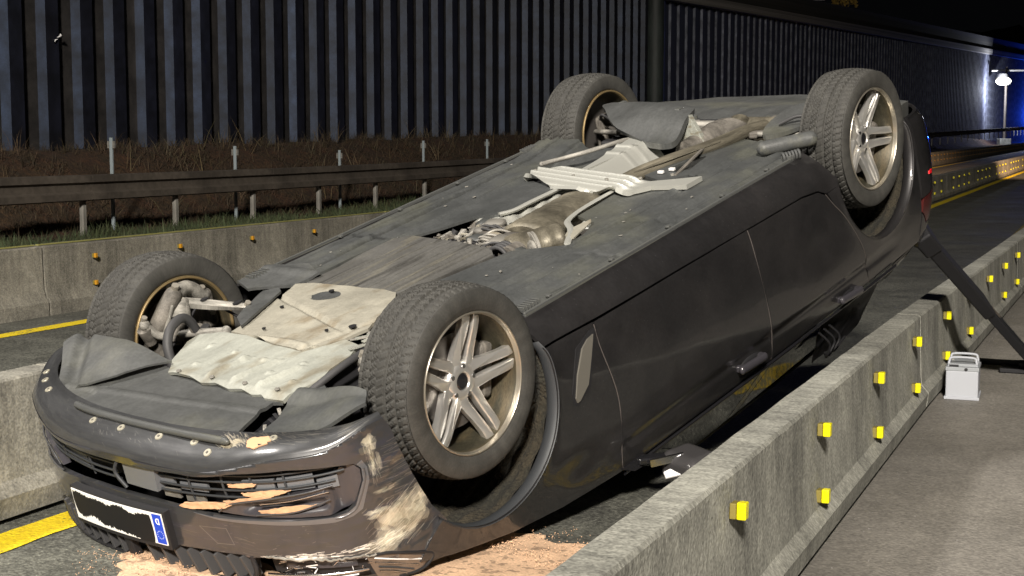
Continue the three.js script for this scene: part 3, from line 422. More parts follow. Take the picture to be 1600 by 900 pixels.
function sidePanels(sg) {
  const w = (n) => n; // near side sg = +1
  const P = (name, poly, mat, label, o) => part(car, name, sideSheet(poly, sg, o), mat, label);
  P('sill', [[0.352, 0.073], [2.49, 0.073], [2.535, -0.05], ...archPts(BC, BR, 176, 184, 3), [2.452, -0.108], [2.44, -0.104], [2.385, -0.075], [2.24, -0.057], [1.41, -0.043], [0.69, -0.033], [0.384, -0.022], [0.372, 0.03]], M.paint, null, { cell: 0.02 });
  const aF = archPts(AC, AR, 11, -138, 60); // from rear foot of the arch round its bottom to the bumper seam
  P('front_fender', [[0.666, -0.040], [0.388, -0.029], ...aF, [-0.42, -0.452], [-0.28, -0.50], [0.036, -0.582], [0.32, -0.632], [0.70, -0.668], [0.686, -0.60], [0.699, -0.36], [0.664, -0.126]], M.paint);
  P('front_door', [[0.673, -0.042], [0.671, -0.126], [0.706, -0.36], [0.693, -0.60], [0.705, -0.672], [1.3, -0.68], [1.84, -0.686], [1.828, -0.60], [1.806, -0.451], [1.772, -0.15], [1.764, -0.053], [1.41, -0.049]], M.paint);
  P('rear_door', [[1.772, -0.055], [1.780, -0.15], [1.814, -0.451], [1.836, -0.60], [1.848, -0.686], [2.5, -0.68], [2.785, -0.672], [2.772, -0.645], [2.742, -0.572], [2.716, -0.495], [2.647, -0.38], [2.558, -0.252], [2.487, -0.172], [2.44, -0.113], [2.38, -0.082], [2.24, -0.064]], M.paint);
  const aR = archPts(BC, BR, 184, 372, 70);
  P('rear_quarter', [[2.46, -0.112], ...aR, [3.352, 0.01], [3.36, -0.2], [3.372, -0.45], [3.38, -0.66], [2.793, -0.672], [2.78, -0.645], [2.750, -0.572], [2.724, -0.495], [2.655, -0.38], [2.566, -0.252], [2.495, -0.172]], M.paint);
  part(car, 'side_frame', sheet([[0.40, 0.05], [2.5, 0.05], [2.5, -0.66], [0.40, -0.66]], (x, y) => [x, y, sg * (zS(x, y) - 0.045)], { cell: 0.12, skirt: 0, out: [0, 0, sg] }), M.black);
  for (const [c, r, a0, a1] of [[AC, AR, 14, -140], [BC, BR, 182, 374]]) // turned-in edges of the arches
    part(car, 'arch_lip', sheet([[a0, 0], [a1, 0], [a1, 1], [a0, 1]], (a, b) => { const t = (a * Math.PI) / 180, R = r + 0.004 - 0.02 * b * (1 - b) * 2 - 0.004 * b, x = c[0] + R * Math.cos(t), y = c[1] + R * Math.sin(t); return [x, y, sg * (zS(c[0] + (r + 0.002) * Math.cos(t), c[1] + (r + 0.002) * Math.sin(t)) + 0.003 - 0.055 * b)]; }, { cell: 3, cellB: 0.2, skirt: 0, out: [0, 0, sg], eps: 0.05 }), c === AC ? M.trim : M.paint);
  for (const [c, r] of [[AC, AR + 0.012], [BC, BR + 0.012]]) { // wheel wells
    const a0 = c === AC ? 196 : 176, a1 = c === AC ? 372 : 366;
    part(car, 'wheel_well', sheet([[a0, 0], [a1, 0], [a1, 1], [a0, 1]], (a, b) => { const t = (a * Math.PI) / 180, R = r + 0.02 * Math.sin(b * 3) + 0.006 * Math.sin(b * 40) + 0.006 * Math.sin(a * 0.3); return [c[0] + R * Math.cos(t), c[1] + R * Math.sin(t), sg * (0.885 - 0.36 * b)]; }, { cell: 4, cellB: 0.04, skirt: 0, out: [0, 1, 0], uv: (a, b) => [a * 0.007, b * 0.4], eps: 0.02 }), M.wellFelt ??= std({ map: tRust, color: lin(0.2, 0.19, 0.17), roughness: 1, bumpMap: tAsphB, bumpScale: 0.01 }));
    part(car, 'inner_wall', sheet(arc(c[0], c[1], r + 0.02, Math.PI * 0.93, Math.PI * 2.07, 40), (x, y) => [x, y, sg * 0.5], { cell: 0.12, skirt: 0, out: [0, 0, sg] }), M.black);
  }
  // chrome-black strip along the window foot, side glass, pillars
  part(car, 'window_strip', sheet([[0.72, 0], [3.08, 0], [3.08, 1], [0.72, 1]], (x, b) => { const y = -0.676 - 0.028 * b - 0.008 * Math.sin((x - 0.7) * 1.3); return [x, y, sg * (0.904 + 0.010 * Math.sin(b * Math.PI) - 0.012 * b)]; }, { cell: 0.06, cellB: 0.2, skirt: 0.012, out: [0, 0, sg] }), M.blackGloss);
  const gz = (x, y) => lerp(0.884, 0.64, clamp((-0.70 - y) / 0.31)) - 0.012 * (x - 1.8) ** 2;
  const G = (name, poly, mat) => part(car, name, sheet(poly, (x, y) => [x, y, sg * gz(x, y)], { cell: 0.08, skirt: 0.005, out: [0, 0, sg] }), mat);
  G('side_window', [[0.98, -0.712], [1.82, -0.715], [1.80, -1.0], [1.50, -1.0]], M.glass);
  G('side_window', [[1.92, -0.715], [2.68, -0.712], [2.62, -0.985], [1.90, -1.0]], M.glass);
  G('side_window', [[2.76, -0.712], [3.15, -0.70], [2.95, -0.95], [2.72, -0.98]], M.glass);
  G('window_pillar', [[1.83, -0.712], [1.91, -0.712], [1.89, -1.0], [1.81, -1.0]], M.blackGloss);
  G('window_pillar', [[2.69, -0.712], [2.75, -0.712], [2.71, -0.985], [2.63, -0.99]], M.blackGloss);
  G('windscreen_pillar', [[0.80, -0.705], [0.97, -0.71], [1.49, -1.0], [1.38, -1.0]], M.paint);
  G('rear_pillar', [[3.16, -0.70], [3.42, -0.685], [3.08, -0.96], [2.96, -0.955]], M.paint);
}
sidePanels(1); sidePanels(-1);
for (const pts of [[[0.670, -0.05], [0.6675, -0.126], [0.7025, -0.36], [0.6895, -0.60], [0.70, -0.665]], [[1.768, -0.055], [1.776, -0.15], [1.81, -0.451], [1.832, -0.60], [1.843, -0.68]], [[2.441, -0.11], [2.491, -0.172], [2.562, -0.252], [2.651, -0.38], [2.72, -0.495], [2.746, -0.572], [2.776, -0.645], [2.788, -0.67]]]) part(car, 'seam_highlight', tube(pts.map(([x, y]) => [x, y, zS(x, y) - 0.0015]), 0.0022, 40, 5), M.seamLight ??= std({ color: lin(0.09, 0.078, 0.072), roughness: 0.7 }));  // light caught by the seam edges, put in as thin paler tubes
// ---------------------------------------------------------------- front
const XA = -0.36, XN = -0.875, ZM = 0.922, PW = 0.8;
function fmap(u, y, d) { // u across the front: -1 far arch .. 1 near arch
  const a = Math.abs(u), s = Math.sign(u), dd = d * (1 - 0.55 * Math.min(1, a) ** 6);
  if (a >= 1) return [XA + (a - 1) * 0.8, y, s * (ZM - dd * 0.5 + 0.004 * (a - 1))];
  const th = (a * Math.PI) / 2;
  const pw = u < 0 ? 0.97 : PW; return [XA - (XA - XN - dd) * Math.cos(th) ** pw, y, s * (ZM - dd * 0.5) * Math.sin(th) ** pw];
}
const yo = (u) => { const a = Math.abs(u); return 0.006 * bump(a, 0.1, 0.4) - 0.012 * sst(0, 0.25, a) + 0.05 * sst(0.22, 0.55, a) + 0.048 * sst(0.68, 0.93, a); };
const lipD = spline([[0, 0.145], [0.3, 0.098], [0.6, 0.05], [0.85, 0.014], [1, 0.0]]), lipY = spline([[0, 0.074], [0.3, 0.064], [0.6, 0.046], [0.85, 0.022], [1, 0.0]]);
const dMain = spline([[0.09, 0.0], [0, 0], [-0.012, 0.003], [-0.035, 0.014], [-0.12, 0.018], [-0.2, 0.0], [-0.27, -0.004], [-0.32, 0.008], [-0.38, 0.034], [-0.46, 0.08]]);
const bumperDent = (u, y) => 0.006 * wob(u * 2, y * 4, 2.5, 31) + 0.02 * bump(u, 0.86, 0.12) * bump(y, -0.29, 0.07) + 0.026 * wob(u * 3, y * 6, 4, 33) * sst(0.72, 0.9, u) + 0.012 * wob(u * 9, y * 16, 4, 34) * sst(0.74, 0.86, u) * sst(-0.05, -0.2, y);
const yAt = (u, y) => y + yo(u) * sst(-0.2, 0, y);
const face = (off = 0) => (u, y) => fmap(u, y, dMain(y - yo(u) * sst(-0.14, 0, y)) + off + bumperDent(u, y));
const lipMap = (u, v) => fmap(u, lipY(v) + yo(u) * v * 0.95, lipD(v) + 0.005 * wob(u * 3, v, 3, 35));
// paint with scrapes for the bumper: the texture lies on u, y
const BU = [-1.15, 1.15], BY = [-0.5, 0.12];
function bumperArt(g, w, h, rough) {
  const X = (u) => ((u - BU[0]) / (BU[1] - BU[0])) * w, Y = (y) => h - ((y - BY[0]) / (BY[1] - BY[0])) * h;
  g.fillStyle = rough ? '#6a6a6a' : '#363638'; g.fillRect(0, 0, w, h);
  for (let i = 0; i < 5200; i++) { const x = rnd() * w, y = rnd() * h, r = rr(2, 26); g.globalAlpha = 0.05; g.fillStyle = rough ? (rnd() < 0.5 ? '#aaa' : '#444') : rnd() < 0.5 ? '#484a4e' : '#28292c'; g.beginPath(); g.ellipse(x, y, r * 2.2, r * 0.5, 0, 0, 7); g.fill(); }
  const scratch = (u, y, n, su, sy, c, ang, len, al = 0.5) => { for (let i = 0; i < n; i++) { const a = X(u + rr(-su, su)), b = Y(y + rr(-sy, sy)), t = ang + rr(-0.2, 0.2), L = len * rr(0.3, 1.2); g.globalAlpha = al * rr(0.3, 1); g.strokeStyle = rough ? '#d8d8d8' : c; g.lineWidth = rr(0.7, 3); g.beginPath(); g.moveTo(a, b); g.quadraticCurveTo(a + Math.cos(t) * L * 0.5 + rr(-4, 4), b + Math.sin(t) * L * 0.5 + rr(-4, 4), a + Math.cos(t) * L, b + Math.sin(t) * L); g.stroke(); } };
  const patch = (u, y, ru, ry, c, n = 26, al = 0.5, ang = 0) => { for (let i = 0; i < n; i++) { g.globalAlpha = al * rr(0.25, 1); g.fillStyle = rough ? '#e2e2e2' : c[i % c.length]; g.beginPath(); const x = X(u + rr(-1, 1) * ru * 0.7), yy = Y(y + rr(-1, 1) * ry * 0.7), R = rr(0.15, 0.55); const k = 11; for (let j = 0; j < k; j++) { const a = (j / k) * 6.283, q = R * rr(0.6, 1.25); const px = Math.cos(a) * q * (X(ru) - X(0)), py = Math.sin(a) * q * (Y(0) - Y(ry)); const ca = Math.cos(ang), sa = Math.sin(ang); g.lineTo(x + px * ca - py * sa, yy + px * sa + py * ca); } g.fill(); } };
  const beige = ['#8f897a', '#a29a88', '#767062', '#b3ab98', '#66604f', '#c2baa6'];
  patch(0.90, -0.285, 0.10, 0.075, beige, 60, 0.42, -0.5); patch(0.99, -0.26, 0.06, 0.06, beige, 34, 0.6, -0.6); patch(0.84, -0.22, 0.05, 0.016, beige, 20, 0.6); patch(0.90, -0.155, 0.06, 0.010, beige, 16, 0.45);
  patch(0.86, 0.012, 0.035, 0.03, beige, 22, 0.55); patch(0.875, -0.04, 0.022, 0.05, beige, 18, 0.5); patch(0.95, -0.07, 0.05, 0.02, ['#6e5c48', '#5a4a3c'], 14, 0.4); patch(0.82, -0.335, 0.05, 0.03, beige, 20, 0.5);
  scratch(0.90, -0.285, 150, 0.12, 0.085, '#c9c1ae', -0.5, 60, 0.45); scratch(0.93, -0.10, 80, 0.06, 0.1, '#9a8f80', 0.05, 60, 0.4); scratch(0.86, -0.03, 50, 0.02, 0.07, '#c0b8a6', 1.5, 40, 0.5); scratch(0.82, -0.33, 60, 0.12, 0.02, '#d8d2c4', -0.1, 50, 0.6);
  scratch(0.5, -0.31, 160, 0.1, 0.012, '#d8d4cc', 0.05, 26, 0.9); scratch(0.6, -0.315, 60, 0.16, 0.006, '#e6e2da', 0.02, 50, 0.9); scratch(0.3, -0.24, 60, 0.35, 0.06, '#77706a', 0.2, 40, 0.25); scratch(-0.2, -0.15, 80, 0.6, 0.2, '#8a847c', 0.4, 22, 0.25); scratch(0.2, -0.2, 70, 0.5, 0.1, '#a8a298', -0.3, 12, 0.35);
  patch(0.33, -0.315, 0.06, 0.02, ['#6b5a55', '#7d6a63', '#4b4340'], 16, 0.5); g.globalAlpha = 0.5; g.strokeStyle = rough ? '#999' : '#7a7672'; g.lineWidth = 2.2; g.beginPath(); [[0.225, -0.205], [0.31, -0.205], [0.325, -0.262], [0.27, -0.262], [0.225, -0.205]].forEach((p, i) => (i ? g.lineTo(X(p[0]), Y(p[1])) : g.moveTo(X(p[0]), Y(p[1])))); g.stroke(); g.globalAlpha = 1;
}
const buv = (u, y) => [(u - BU[0]) / (BU[1] - BU[0]), (y - BY[0]) / (BY[1] - BY[0])];
const s0 = seed; const tBump = canvas(2048, 640, (g, w, h) => bumperArt(g, w, h, false)); seed = s0; const tBumpR = canvas(2048, 640, (g, w, h) => bumperArt(g, w, h, true), false);
const bumperPaint = phy({ map: tBump, roughnessMap: tBumpR, roughness: 0.95, metalness: 0.4, clearcoat: 1, clearcoatRoughness: 0.12, color: lin(1.4, 1.44, 1.46) });
const tLip = canvas(2048, 256, (g, w, h) => {
  g.fillStyle = '#373738'; g.fillRect(0, 0, w, h); for (let i = 0; i < 2600; i++) { g.globalAlpha = 0.06; g.fillStyle = rnd() < 0.6 ? '#52514f' : '#262627'; g.beginPath(); g.ellipse(rnd() * w, rnd() * h, rr(5, 50), rr(2, 14), 0, 0, 7); g.fill(); }
  const X = (u) => ((u + 1) / 2) * w; const sc = (u, v, n, su, sv, c, ang, L, al) => { for (let i = 0; i < n; i++) { const t = ang + rr(-0.25, 0.25), a = X(u + rr(-su, su)), b = h * (1 - (v + rr(-sv, sv)) / 1.0), l = L * rr(0.3, 1.2); g.globalAlpha = al * rr(0.3, 1); g.strokeStyle = c; g.lineWidth = rr(0.8, 3.2); g.beginPath(); g.moveTo(a, b); g.lineTo(a + Math.cos(t) * l, b + Math.sin(t) * l); g.stroke(); } };
  sc(0.36, 0.35, 130, 0.05, 0.2, '#b9ad98', 2.2, 40, 0.7); sc(0.5, 0.3, 90, 0.09, 0.25, '#8d8474', 2.3, 46, 0.6); sc(0, 0.5, 40, 0.12, 0.2, '#8f8a82', 2.1, 30, 0.4); sc(0.7, 0.35, 90, 0.12, 0.3, '#a39b8b', 2.6, 60, 0.5); sc(-0.3, 0.5, 90, 0.5, 0.4, '#77726a', 2.2, 24, 0.3); sc(0.84, 0.5, 80, 0.05, 0.4, '#b3ab9a', 2.9, 60, 0.5);
  for (let i = 0; i < 26; i++) { g.globalAlpha = 0.5; g.fillStyle = ['#a59a84', '#877d6a', '#bcae92'][i % 3]; g.beginPath(); g.ellipse(X(0.355 + rr(-0.03, 0.03)), h * (0.62 + rr(-0.1, 0.1)), rr(6, 24), rr(4, 14), -0.6, 0, 7); g.fill(); } g.globalAlpha = 1;
});
const lipPaint = phy({ map: tLip, roughness: 0.45, metalness: 0.4, clearcoat: 1, clearcoatRoughness: 0.16, color: lin(1.35, 1.39, 1.42) });
part(car, 'bumper_lip', sheet([[-0.93, 0], [0.93, 0], [0.93, 1], [-0.93, 1]], lipMap, { cell: 0.012, cellB: 0.08, skirt: 0.006, out: [-0.6, 1, 0], uv: (u, v) => [(u + 1) / 2, v] }), lipPaint);
const gT = [[0, -0.024], [0.19, -0.022], [0.39, -0.007], [0.55, -0.004], [0.7, -0.018], [0.79, -0.03], [0.815, -0.053]], gB = [[0.812, -0.092], [0.765, -0.168], [0.735, -0.182], [0.68, -0.188], [0.42, -0.170], [0.292, -0.165], [0.188, -0.150], [0.085, -0.140]];
const neg = (p) => p.map(([a, b]) => [-a, b]);
const grille = [...gT, ...gB, ...neg(gB).reverse(), ...neg(gT.slice(1)).reverse()];
const topU = Array.from({ length: 61 }, (_, i) => { const u = -0.93 + (1.86 * i) / 60; return [u, yo(u) - 0.0005]; });
const sideR = [[0.955, 0.037], [0.972, -0.05], [1.002, -0.192], [1.05, -0.29], [1.118, -0.375], [1.0, -0.452], [0.9, -0.39], [0.835, -0.366], [0.7, -0.346], [0.6, -0.331], [0.52, -0.318], [0.43, -0.304], [0.36, -0.305], [0.345, -0.296], [0.208, -0.292], [0.09, -0.296], [0.03, -0.302]];
const outline = [...topU, ...sideR, ...neg(sideR).reverse()];
part(car, 'front_bumper', sheet(keyhole(outline, grille), face(), { cell: 0.014, cellB: 0.012, skirt: 0.02, out: [-1, 0, 0], uv: buv }), bumperPaint);
// what stands in the opening
const big = (p, k) => { const cx = 0, cy = -0.1; return p.map(([a, b]) => [cx + (a - cx) * k, cy + (b - cy) * (k + 0.15)]); };
part(car, 'grille_backing', sheet(big(grille, 1.02), face(0.1), { cell: 0.05, skirt: 0, out: [-1, 0, 0] }), M.black);
for (const [u0, u1, y0, y1, m] of [[0.41, 0.52, -0.03, -0.062, M.greyLens], [0.53, 0.66, -0.025, -0.07, M.greyLens], [0.67, 0.75, -0.045, -0.08, M.greyLens], [0.14, 0.19, -0.09, -0.118, M.castPale], [0.21, 0.27, -0.10, -0.122, M.castPale], [0.1, 0.18, -0.05, -0.07, M.greyLens], [0.2, 0.29, -0.055, -0.08, M.greyLens], [0.29, 0.36, -0.125, -0.145, M.castPale], [-0.3, -0.12, -0.05, -0.1, M.greyLens]]) part(car, 'radiator_fin', sheet([[u0 - 0.03, y0 - 0.018], [u1 - 0.03, y0 - 0.014], [u1 - 0.03, y1 - 0.018], [u0 - 0.03, y1 - 0.018]], face(0.036), { cell: 0.03, skirt: 0.01, out: [-1, 0, 0] }), m);
const along = (y0, y1, u0, u1, off, r, n = 26) => tube(Array.from({ length: n + 1 }, (_, i) => { const t = i / n, u = lerp(u0, u1, t); return face(off)(u, lerp(y0, y1, t)); }), r, n * 2, 6);
for (const [a, b, u0, u1] of [[-0.056, -0.056, -0.8, 0.0], [-0.055, -0.046, 0.11, 0.75], [-0.085, -0.085, -0.78, 0.0], [-0.083, -0.073, 0.11, 0.71], [-0.108, -0.108, -0.72, 0.0], [-0.108, -0.10, 0.11, 0.5], [-0.03, -0.024, 0.11, 0.77]]) part(car, 'grille_bar', along(a, b, u0, u1, 0.03, 0.0045), M.trim);
for (const u of [-0.62, -0.45, -0.28, -0.12, 0.205, 0.315, 0.41, 0.525]) part(car, 'grille_upright', tube([face(0.036)(u, -0.02), face(0.03)(u * 1.01, -0.07), face(0.036)(u * 1.02, Math.abs(u) > 0.3 ? -0.115 : -0.13)], 0.0045, 10, 6), M.trim);
part(car, 'distance_sensor', sheet([[0.02, -0.026], [0.112, -0.026], [0.108, -0.112], [0.02, -0.108]], face(0.012), { cell: 0.03, skirt: 0.05, out: [-1, 0, 0] }), M.greyLens, 'flat grey sensor box in the middle of the grille');
part(car, 'sensor_frame', tube([face(0.012)(0.012, -0.02), face(0.004)(0.004, -0.07), face(0.01)(0.018, -0.124)], 0.007, 14, 7), M.trim);
for (const sg of [1, -1]) { // dark side vents with bright edges
  const v = [[0.296, -0.150], [0.33, -0.122], [0.38, -0.112], [0.47, -0.103], [0.6, -0.094], [0.69, -0.088], [0.71, -0.06], [0.745, -0.03], [0.79, -0.036], [0.81, -0.056], [0.808, -0.092], [0.762, -0.166], [0.734, -0.179], [0.68, -0.184], [0.42, -0.165]], q = sg > 0 ? v : neg(v);
  part(car, 'side_vent', sheet(q, (u, y) => face(0.012 + 0.045 * sst(0.66, 0.72, Math.abs(u)) * sst(0.8, 0.72, Math.abs(u)) + 0.03 * bump(y + 0.003 * 0, -0.135 - 0.03 * (Math.abs(u) - 0.5), 0.026) * sst(0.36, 0.42, Math.abs(u)) * sst(0.68, 0.64, Math.abs(u)))(u, y), { cell: 0.012, cellB: 0.008, skirt: 0.03, out: [-1, 0, 0] }), M.purpleGloss);
  const ch = (pts, r, m, name) => part(car, name, tube(pts.map(([u, y]) => face(0.004)(u * sg, y)), r, 60, 6), m);
  ch([[0.28, -0.163], [0.36, -0.170], [0.5, -0.178], [0.68, -0.194], [0.74, -0.189], [0.775, -0.168], [0.82, -0.092], [0.824, -0.055]], 0.0055, M.paintClean, 'vent_edge');
  ch([[0.30, -0.146], [0.34, -0.118], [0.47, -0.099], [0.6, -0.090], [0.7, -0.082]], 0.0035, M.paintClean, 'vent_edge'); ch([[0.44, -0.116], [0.55, -0.110], [0.68, -0.100]], 0.0026, M.chrome, 'vent_edge'); ch([[0.42, -0.155], [0.55, -0.152], [0.68, -0.128]], 0.0026, M.paintClean, 'vent_edge');
}
part(car, 'opening_rim', sheet([[0.22, -0.155], [0.292, -0.166], [0.42, -0.171], [0.68, -0.189], [0.735, -0.183], [0.767, -0.168], [0.813, -0.092], [0.816, -0.054], [0.803, -0.036], [0.824, -0.028], [0.838, -0.055], [0.836, -0.1], [0.789, -0.186], [0.747, -0.201], [0.68, -0.206], [0.42, -0.184], [0.30, -0.174]], (u, y) => face(-0.0035)(u, y), { cell: 0.012, cellB: 0.006, skirt: 0.01, out: [-1, 0, 0] }), M.rimPaint ??= phy({ color: lin(0.16, 0.17, 0.19), roughness: 0.38, metalness: 0.55, clearcoat: 1, clearcoatRoughness: 0.1 }));
// upper air intake with upright slats (at the bottom here), its frame and dark recess
{
  const K = [[-0.37, -0.298], [0.37, -0.298], [0.36, -0.376], [0.2, -0.392], [-0.2, -0.392], [-0.36, -0.376]];
  part(car, 'intake_recess', sheet(K, face(0.06), { cell: 0.05, skirt: 0, out: [-1, 0, 0] }), M.black);
  for (let i = -8; i <= 8; i++) { const u = i * 0.043; if (Math.abs(i) < 1) continue; part(car, 'grille_slat', bar(face(0.008)(u, -0.298), face(0.016)(u * 1.03 + 0.012, -0.386), 0.013, 0.04, [-1, 0, 0], 0.002), M.hoseRubber); }
  part(car, 'intake_frame', tube([[-0.372, -0.302], [-0.36, -0.378], [-0.2, -0.395], [0, -0.398], [0.2, -0.395], [0.36, -0.378], [0.372, -0.302]].map(([u, y]) => face(0.004)(u, y)), 0.009, 60, 7), M.black);
  part(car, 'intake_divider', bar(face(0)(0, -0.296), face(0.01)(0, -0.39), 0.04, 0.03, [-1, 0, 0], 0.006), M.black);
}
// number plate: white, blue band, its characters blacked out
{
  const tPl = canvas(1024, 232, (g, w, h) => {
    g.fillStyle = '#f2f2ee'; g.fillRect(0, 0, w, h); g.fillStyle = '#1c46c8'; g.fillRect(w - 96, 6, 90, h - 12);
    g.fillStyle = '#fff'; g.save(); g.translate(w - 50, 62); g.rotate(Math.PI); g.font = 'bold 66px sans-serif'; g.textAlign = 'center'; g.textBaseline = 'middle'; g.fillText('D', 0, 4); g.restore();
    for (let i = 0; i < 12; i++) { const a = (i / 12) * 6.283, x = w - 50 + 29 * Math.cos(a), y = 160 + 29 * Math.sin(a); g.fillStyle = '#dfe6ff'; g.beginPath(); for (let k = 0; k < 10; k++) { const r = k % 2 ? 2.6 : 6, b = (k / 10) * 6.283; g.lineTo(x + r * Math.sin(b), y + r * Math.cos(b)); } g.fill(); }
    g.fillStyle = '#040405'; const s1 = seed; seed = 99;
    for (let x = 26; x < 892; x += 9) { const t = x / 900, cy = 96 + 40 * t + 8 * Math.sin(x * 0.019), hh = 92 + 9 * Math.sin(x * 0.023 + 1) + rr(-5, 5) - (x < 70 ? 18 : 0) - 26 * bump(x, 260, 130) + (x > 700 ? 6 : 0); g.fillRect(x, cy - hh, 10, hh * 2 + rr(-6, 8)); g.beginPath(); g.ellipse(x, cy, rr(16, 24), hh + rr(2, 8), rr(-0.3, 0.3), 0, 7); g.fill(); }
    seed = s1;
  });
  const pw = 0.26, ph = 0.057, cy = -0.2265; const pm = (zz, yy) => { const x = -0.905 + 0.16 * zz * zz; return [x + (yy - cy) * 0.02, yy, zz]; };
  const hold = part(car, 'plate_holder', sheet([[-0.272, cy + 0.064], [0.272, cy + 0.064], [0.272, cy - 0.074], [-0.272, cy - 0.074]], (z, y) => { const p = pm(z, y); p[0] += 0.004; return p; }, { cell: 0.03, skirt: 0.03, out: [-1, 0, 0] }), M.black);
  part(hold, 'number_plate', sheet([[-pw, cy + ph], [pw, cy + ph], [pw, cy - ph], [-pw, cy - ph]], (z, y) => { const p = pm(z, y); return p; }, { cell: 0.03, skirt: 0.003, out: [-1, 0, 0], uv: (z, y) => [(z + pw) / (2 * pw), (y - cy + ph) / (2 * ph)] }), std({ map: tPl, roughness: 0.75 }), 'white plate with blue band, its characters blacked out');
}
// broken headlamp (near) and whole one (far)
for (const sg of [1, -1]) {
  const g = group3(car, 'headlamp', sg > 0 ? 'smashed headlamp touching the ground' : null);
  const s = (p) => (sg > 0 ? p : neg(p));
  part(g, 'lamp_recess', sheet(s([[0.40, -0.30], [0.85, -0.36], [1.02, -0.45], [0.98, -0.485], [0.86, -0.47], [0.41, -0.385]]), face(0.06), { cell: 0.05, skirt: 0, out: [-1, 0, 0] }), M.black);
  part(g, 'lamp_lens', sheet(s(sg > 0 ? [[0.76, -0.352], [0.84, -0.366], [0.92, -0.398], [1.0, -0.452], [0.965, -0.478], [0.87, -0.462], [0.79, -0.44], [0.775, -0.40]] : [[0.42, -0.306], [0.84, -0.366], [1.0, -0.452], [0.965, -0.478], [0.42, -0.37]]), face(0.006), { cell: 0.02, skirt: 0.006, out: [-1, 0, 0] }), M.lensBrown ??= phy({ color: lin(0.16, 0.125, 0.1), roughness: 0.12, clearcoat: 1, metalness: 0.3 }));
  if (sg < 0) continue;
  part(g, 'lamp_reflector', sheet([[0.46, -0.335], [0.72, -0.365], [0.72, -0.385], [0.46, -0.36]], face(0.04), { cell: 0.02, skirt: 0.01, out: [-1, 0, 0] }), M.purpleGloss);
  for (let i = 0; i < 26; i++) { const u = rr(0.44, 0.78), y = -0.325 - 0.06 * (u - 0.44) - rr(0, 0.05), p = face(rr(-0.004, 0.035))(u, y), q = face(rr(-0.006, 0.03))(u + rr(-0.03, 0.05), y + rr(-0.016, 0.016)); part(g, 'lamp_shard', bar(p, q, rr(0.002, 0.006), rr(0.001, 0.003), [-1, rr(-1, 1), rr(-1, 1)], 0.001), i % 3 ? M.chrome : M.white); }
  part(g, 'lens_rim', tube([[0.77, -0.352], [0.84, -0.364], [0.92, -0.396], [1.0, -0.450], [0.968, -0.480], [0.87, -0.464]].map(([u, y]) => face(0.002)(u, y)), 0.006, 50, 7), M.black);
  for (const [a, b, c2, d2, m2] of [[0.79, -0.366, 0.97, -0.448, M.white], [0.79, -0.382, 0.95, -0.456, M.chrome], [0.80, -0.40, 0.93, -0.462, M.trim], [0.80, -0.415, 0.9, -0.462, M.chrome]]) part(g, 'lens_strip', tube([face(0.001)(a, b), face(0.001)((a + c2) / 2, (b + d2) / 2 + 0.004), face(0.001)(c2, d2)], 0.0028, 16, 5), m2);
  part(g, 'lamp_rail', along(-0.362, -0.392, 0.415, 0.76, -0.004, 0.006, 16), M.chrome); part(g, 'lamp_rail', along(-0.380, -0.402, 0.43, 0.72, 0.0, 0.003, 16), M.white);
  part(g, 'torn_edge', tube(Array.from({ length: 40 }, (_, i) => { const u = lerp(0.42, 0.80, i / 39); return face(-0.002 + rr(-0.002, 0.003))(u, -0.303 - 0.13 * (u - 0.42) + rr(-0.004, 0.004)); }), 0.0042, 100, 5), M.castPale);
}
// hood, windscreen, roof, tail: mostly hidden underneath
const hoodY = spline([[-0.9, -0.375], [-0.5, -0.452], [0, -0.575], [0.72, -0.69]]);
const hoodOut = [...Array.from({ length: 41 }, (_, i) => { const u = -1 + i / 20; const p = fmap(u * 0.98, 0, 0.055); return [p[0], p[2]]; }), [0.05, 0.9], [0.72, 0.87], [0.72, -0.87], [0.05, -0.9]];
part(car, 'hood', sheet(hoodOut, (x, z) => [x, hoodY(x) - 0.02 * Math.cos(z * 1.6) + 0.012 * wob(x, z, 4, 41), z], { cell: 0.06, skirt: 0.01, out: [0, -1, 0] }), M.paint);
part(car, 'windscreen', sheet([[0, -0.8], [0, 0.8], [1, 0.6], [1, -0.6]], (a, z) => [lerp(0.74, 1.44, a) - 0.1 * (0.64 - z * z), lerp(-0.69, -1.05, a), z], { cell: 0.1, skirt: 0.005, out: [-1, -1, 0] }), M.glass);
part(car, 'roof', sheet([[1.40, -0.62], [1.40, 0.62], [3.05, 0.6], [3.05, -0.6]], (x, z) => [x, -1.055 - 0.018 * Math.sin((x - 1.4) * 1.5) + 0.07 * z * z - 0.004 * (1 - z * z), z], { cell: 0.08, skirt: 0.01, out: [0, -1, 0] }), M.paint);
part(car, 'rear_window', sheet([[0, -0.6], [0, 0.6], [1, 0.68], [1, -0.68]], (a, z) => [lerp(3.05, 3.6, a) + 0.12 * (0.4 - z * z), lerp(-1.03, -0.74, a), z], { cell: 0.1, skirt: 0.005, out: [1, -1, 0] }), M.glass);
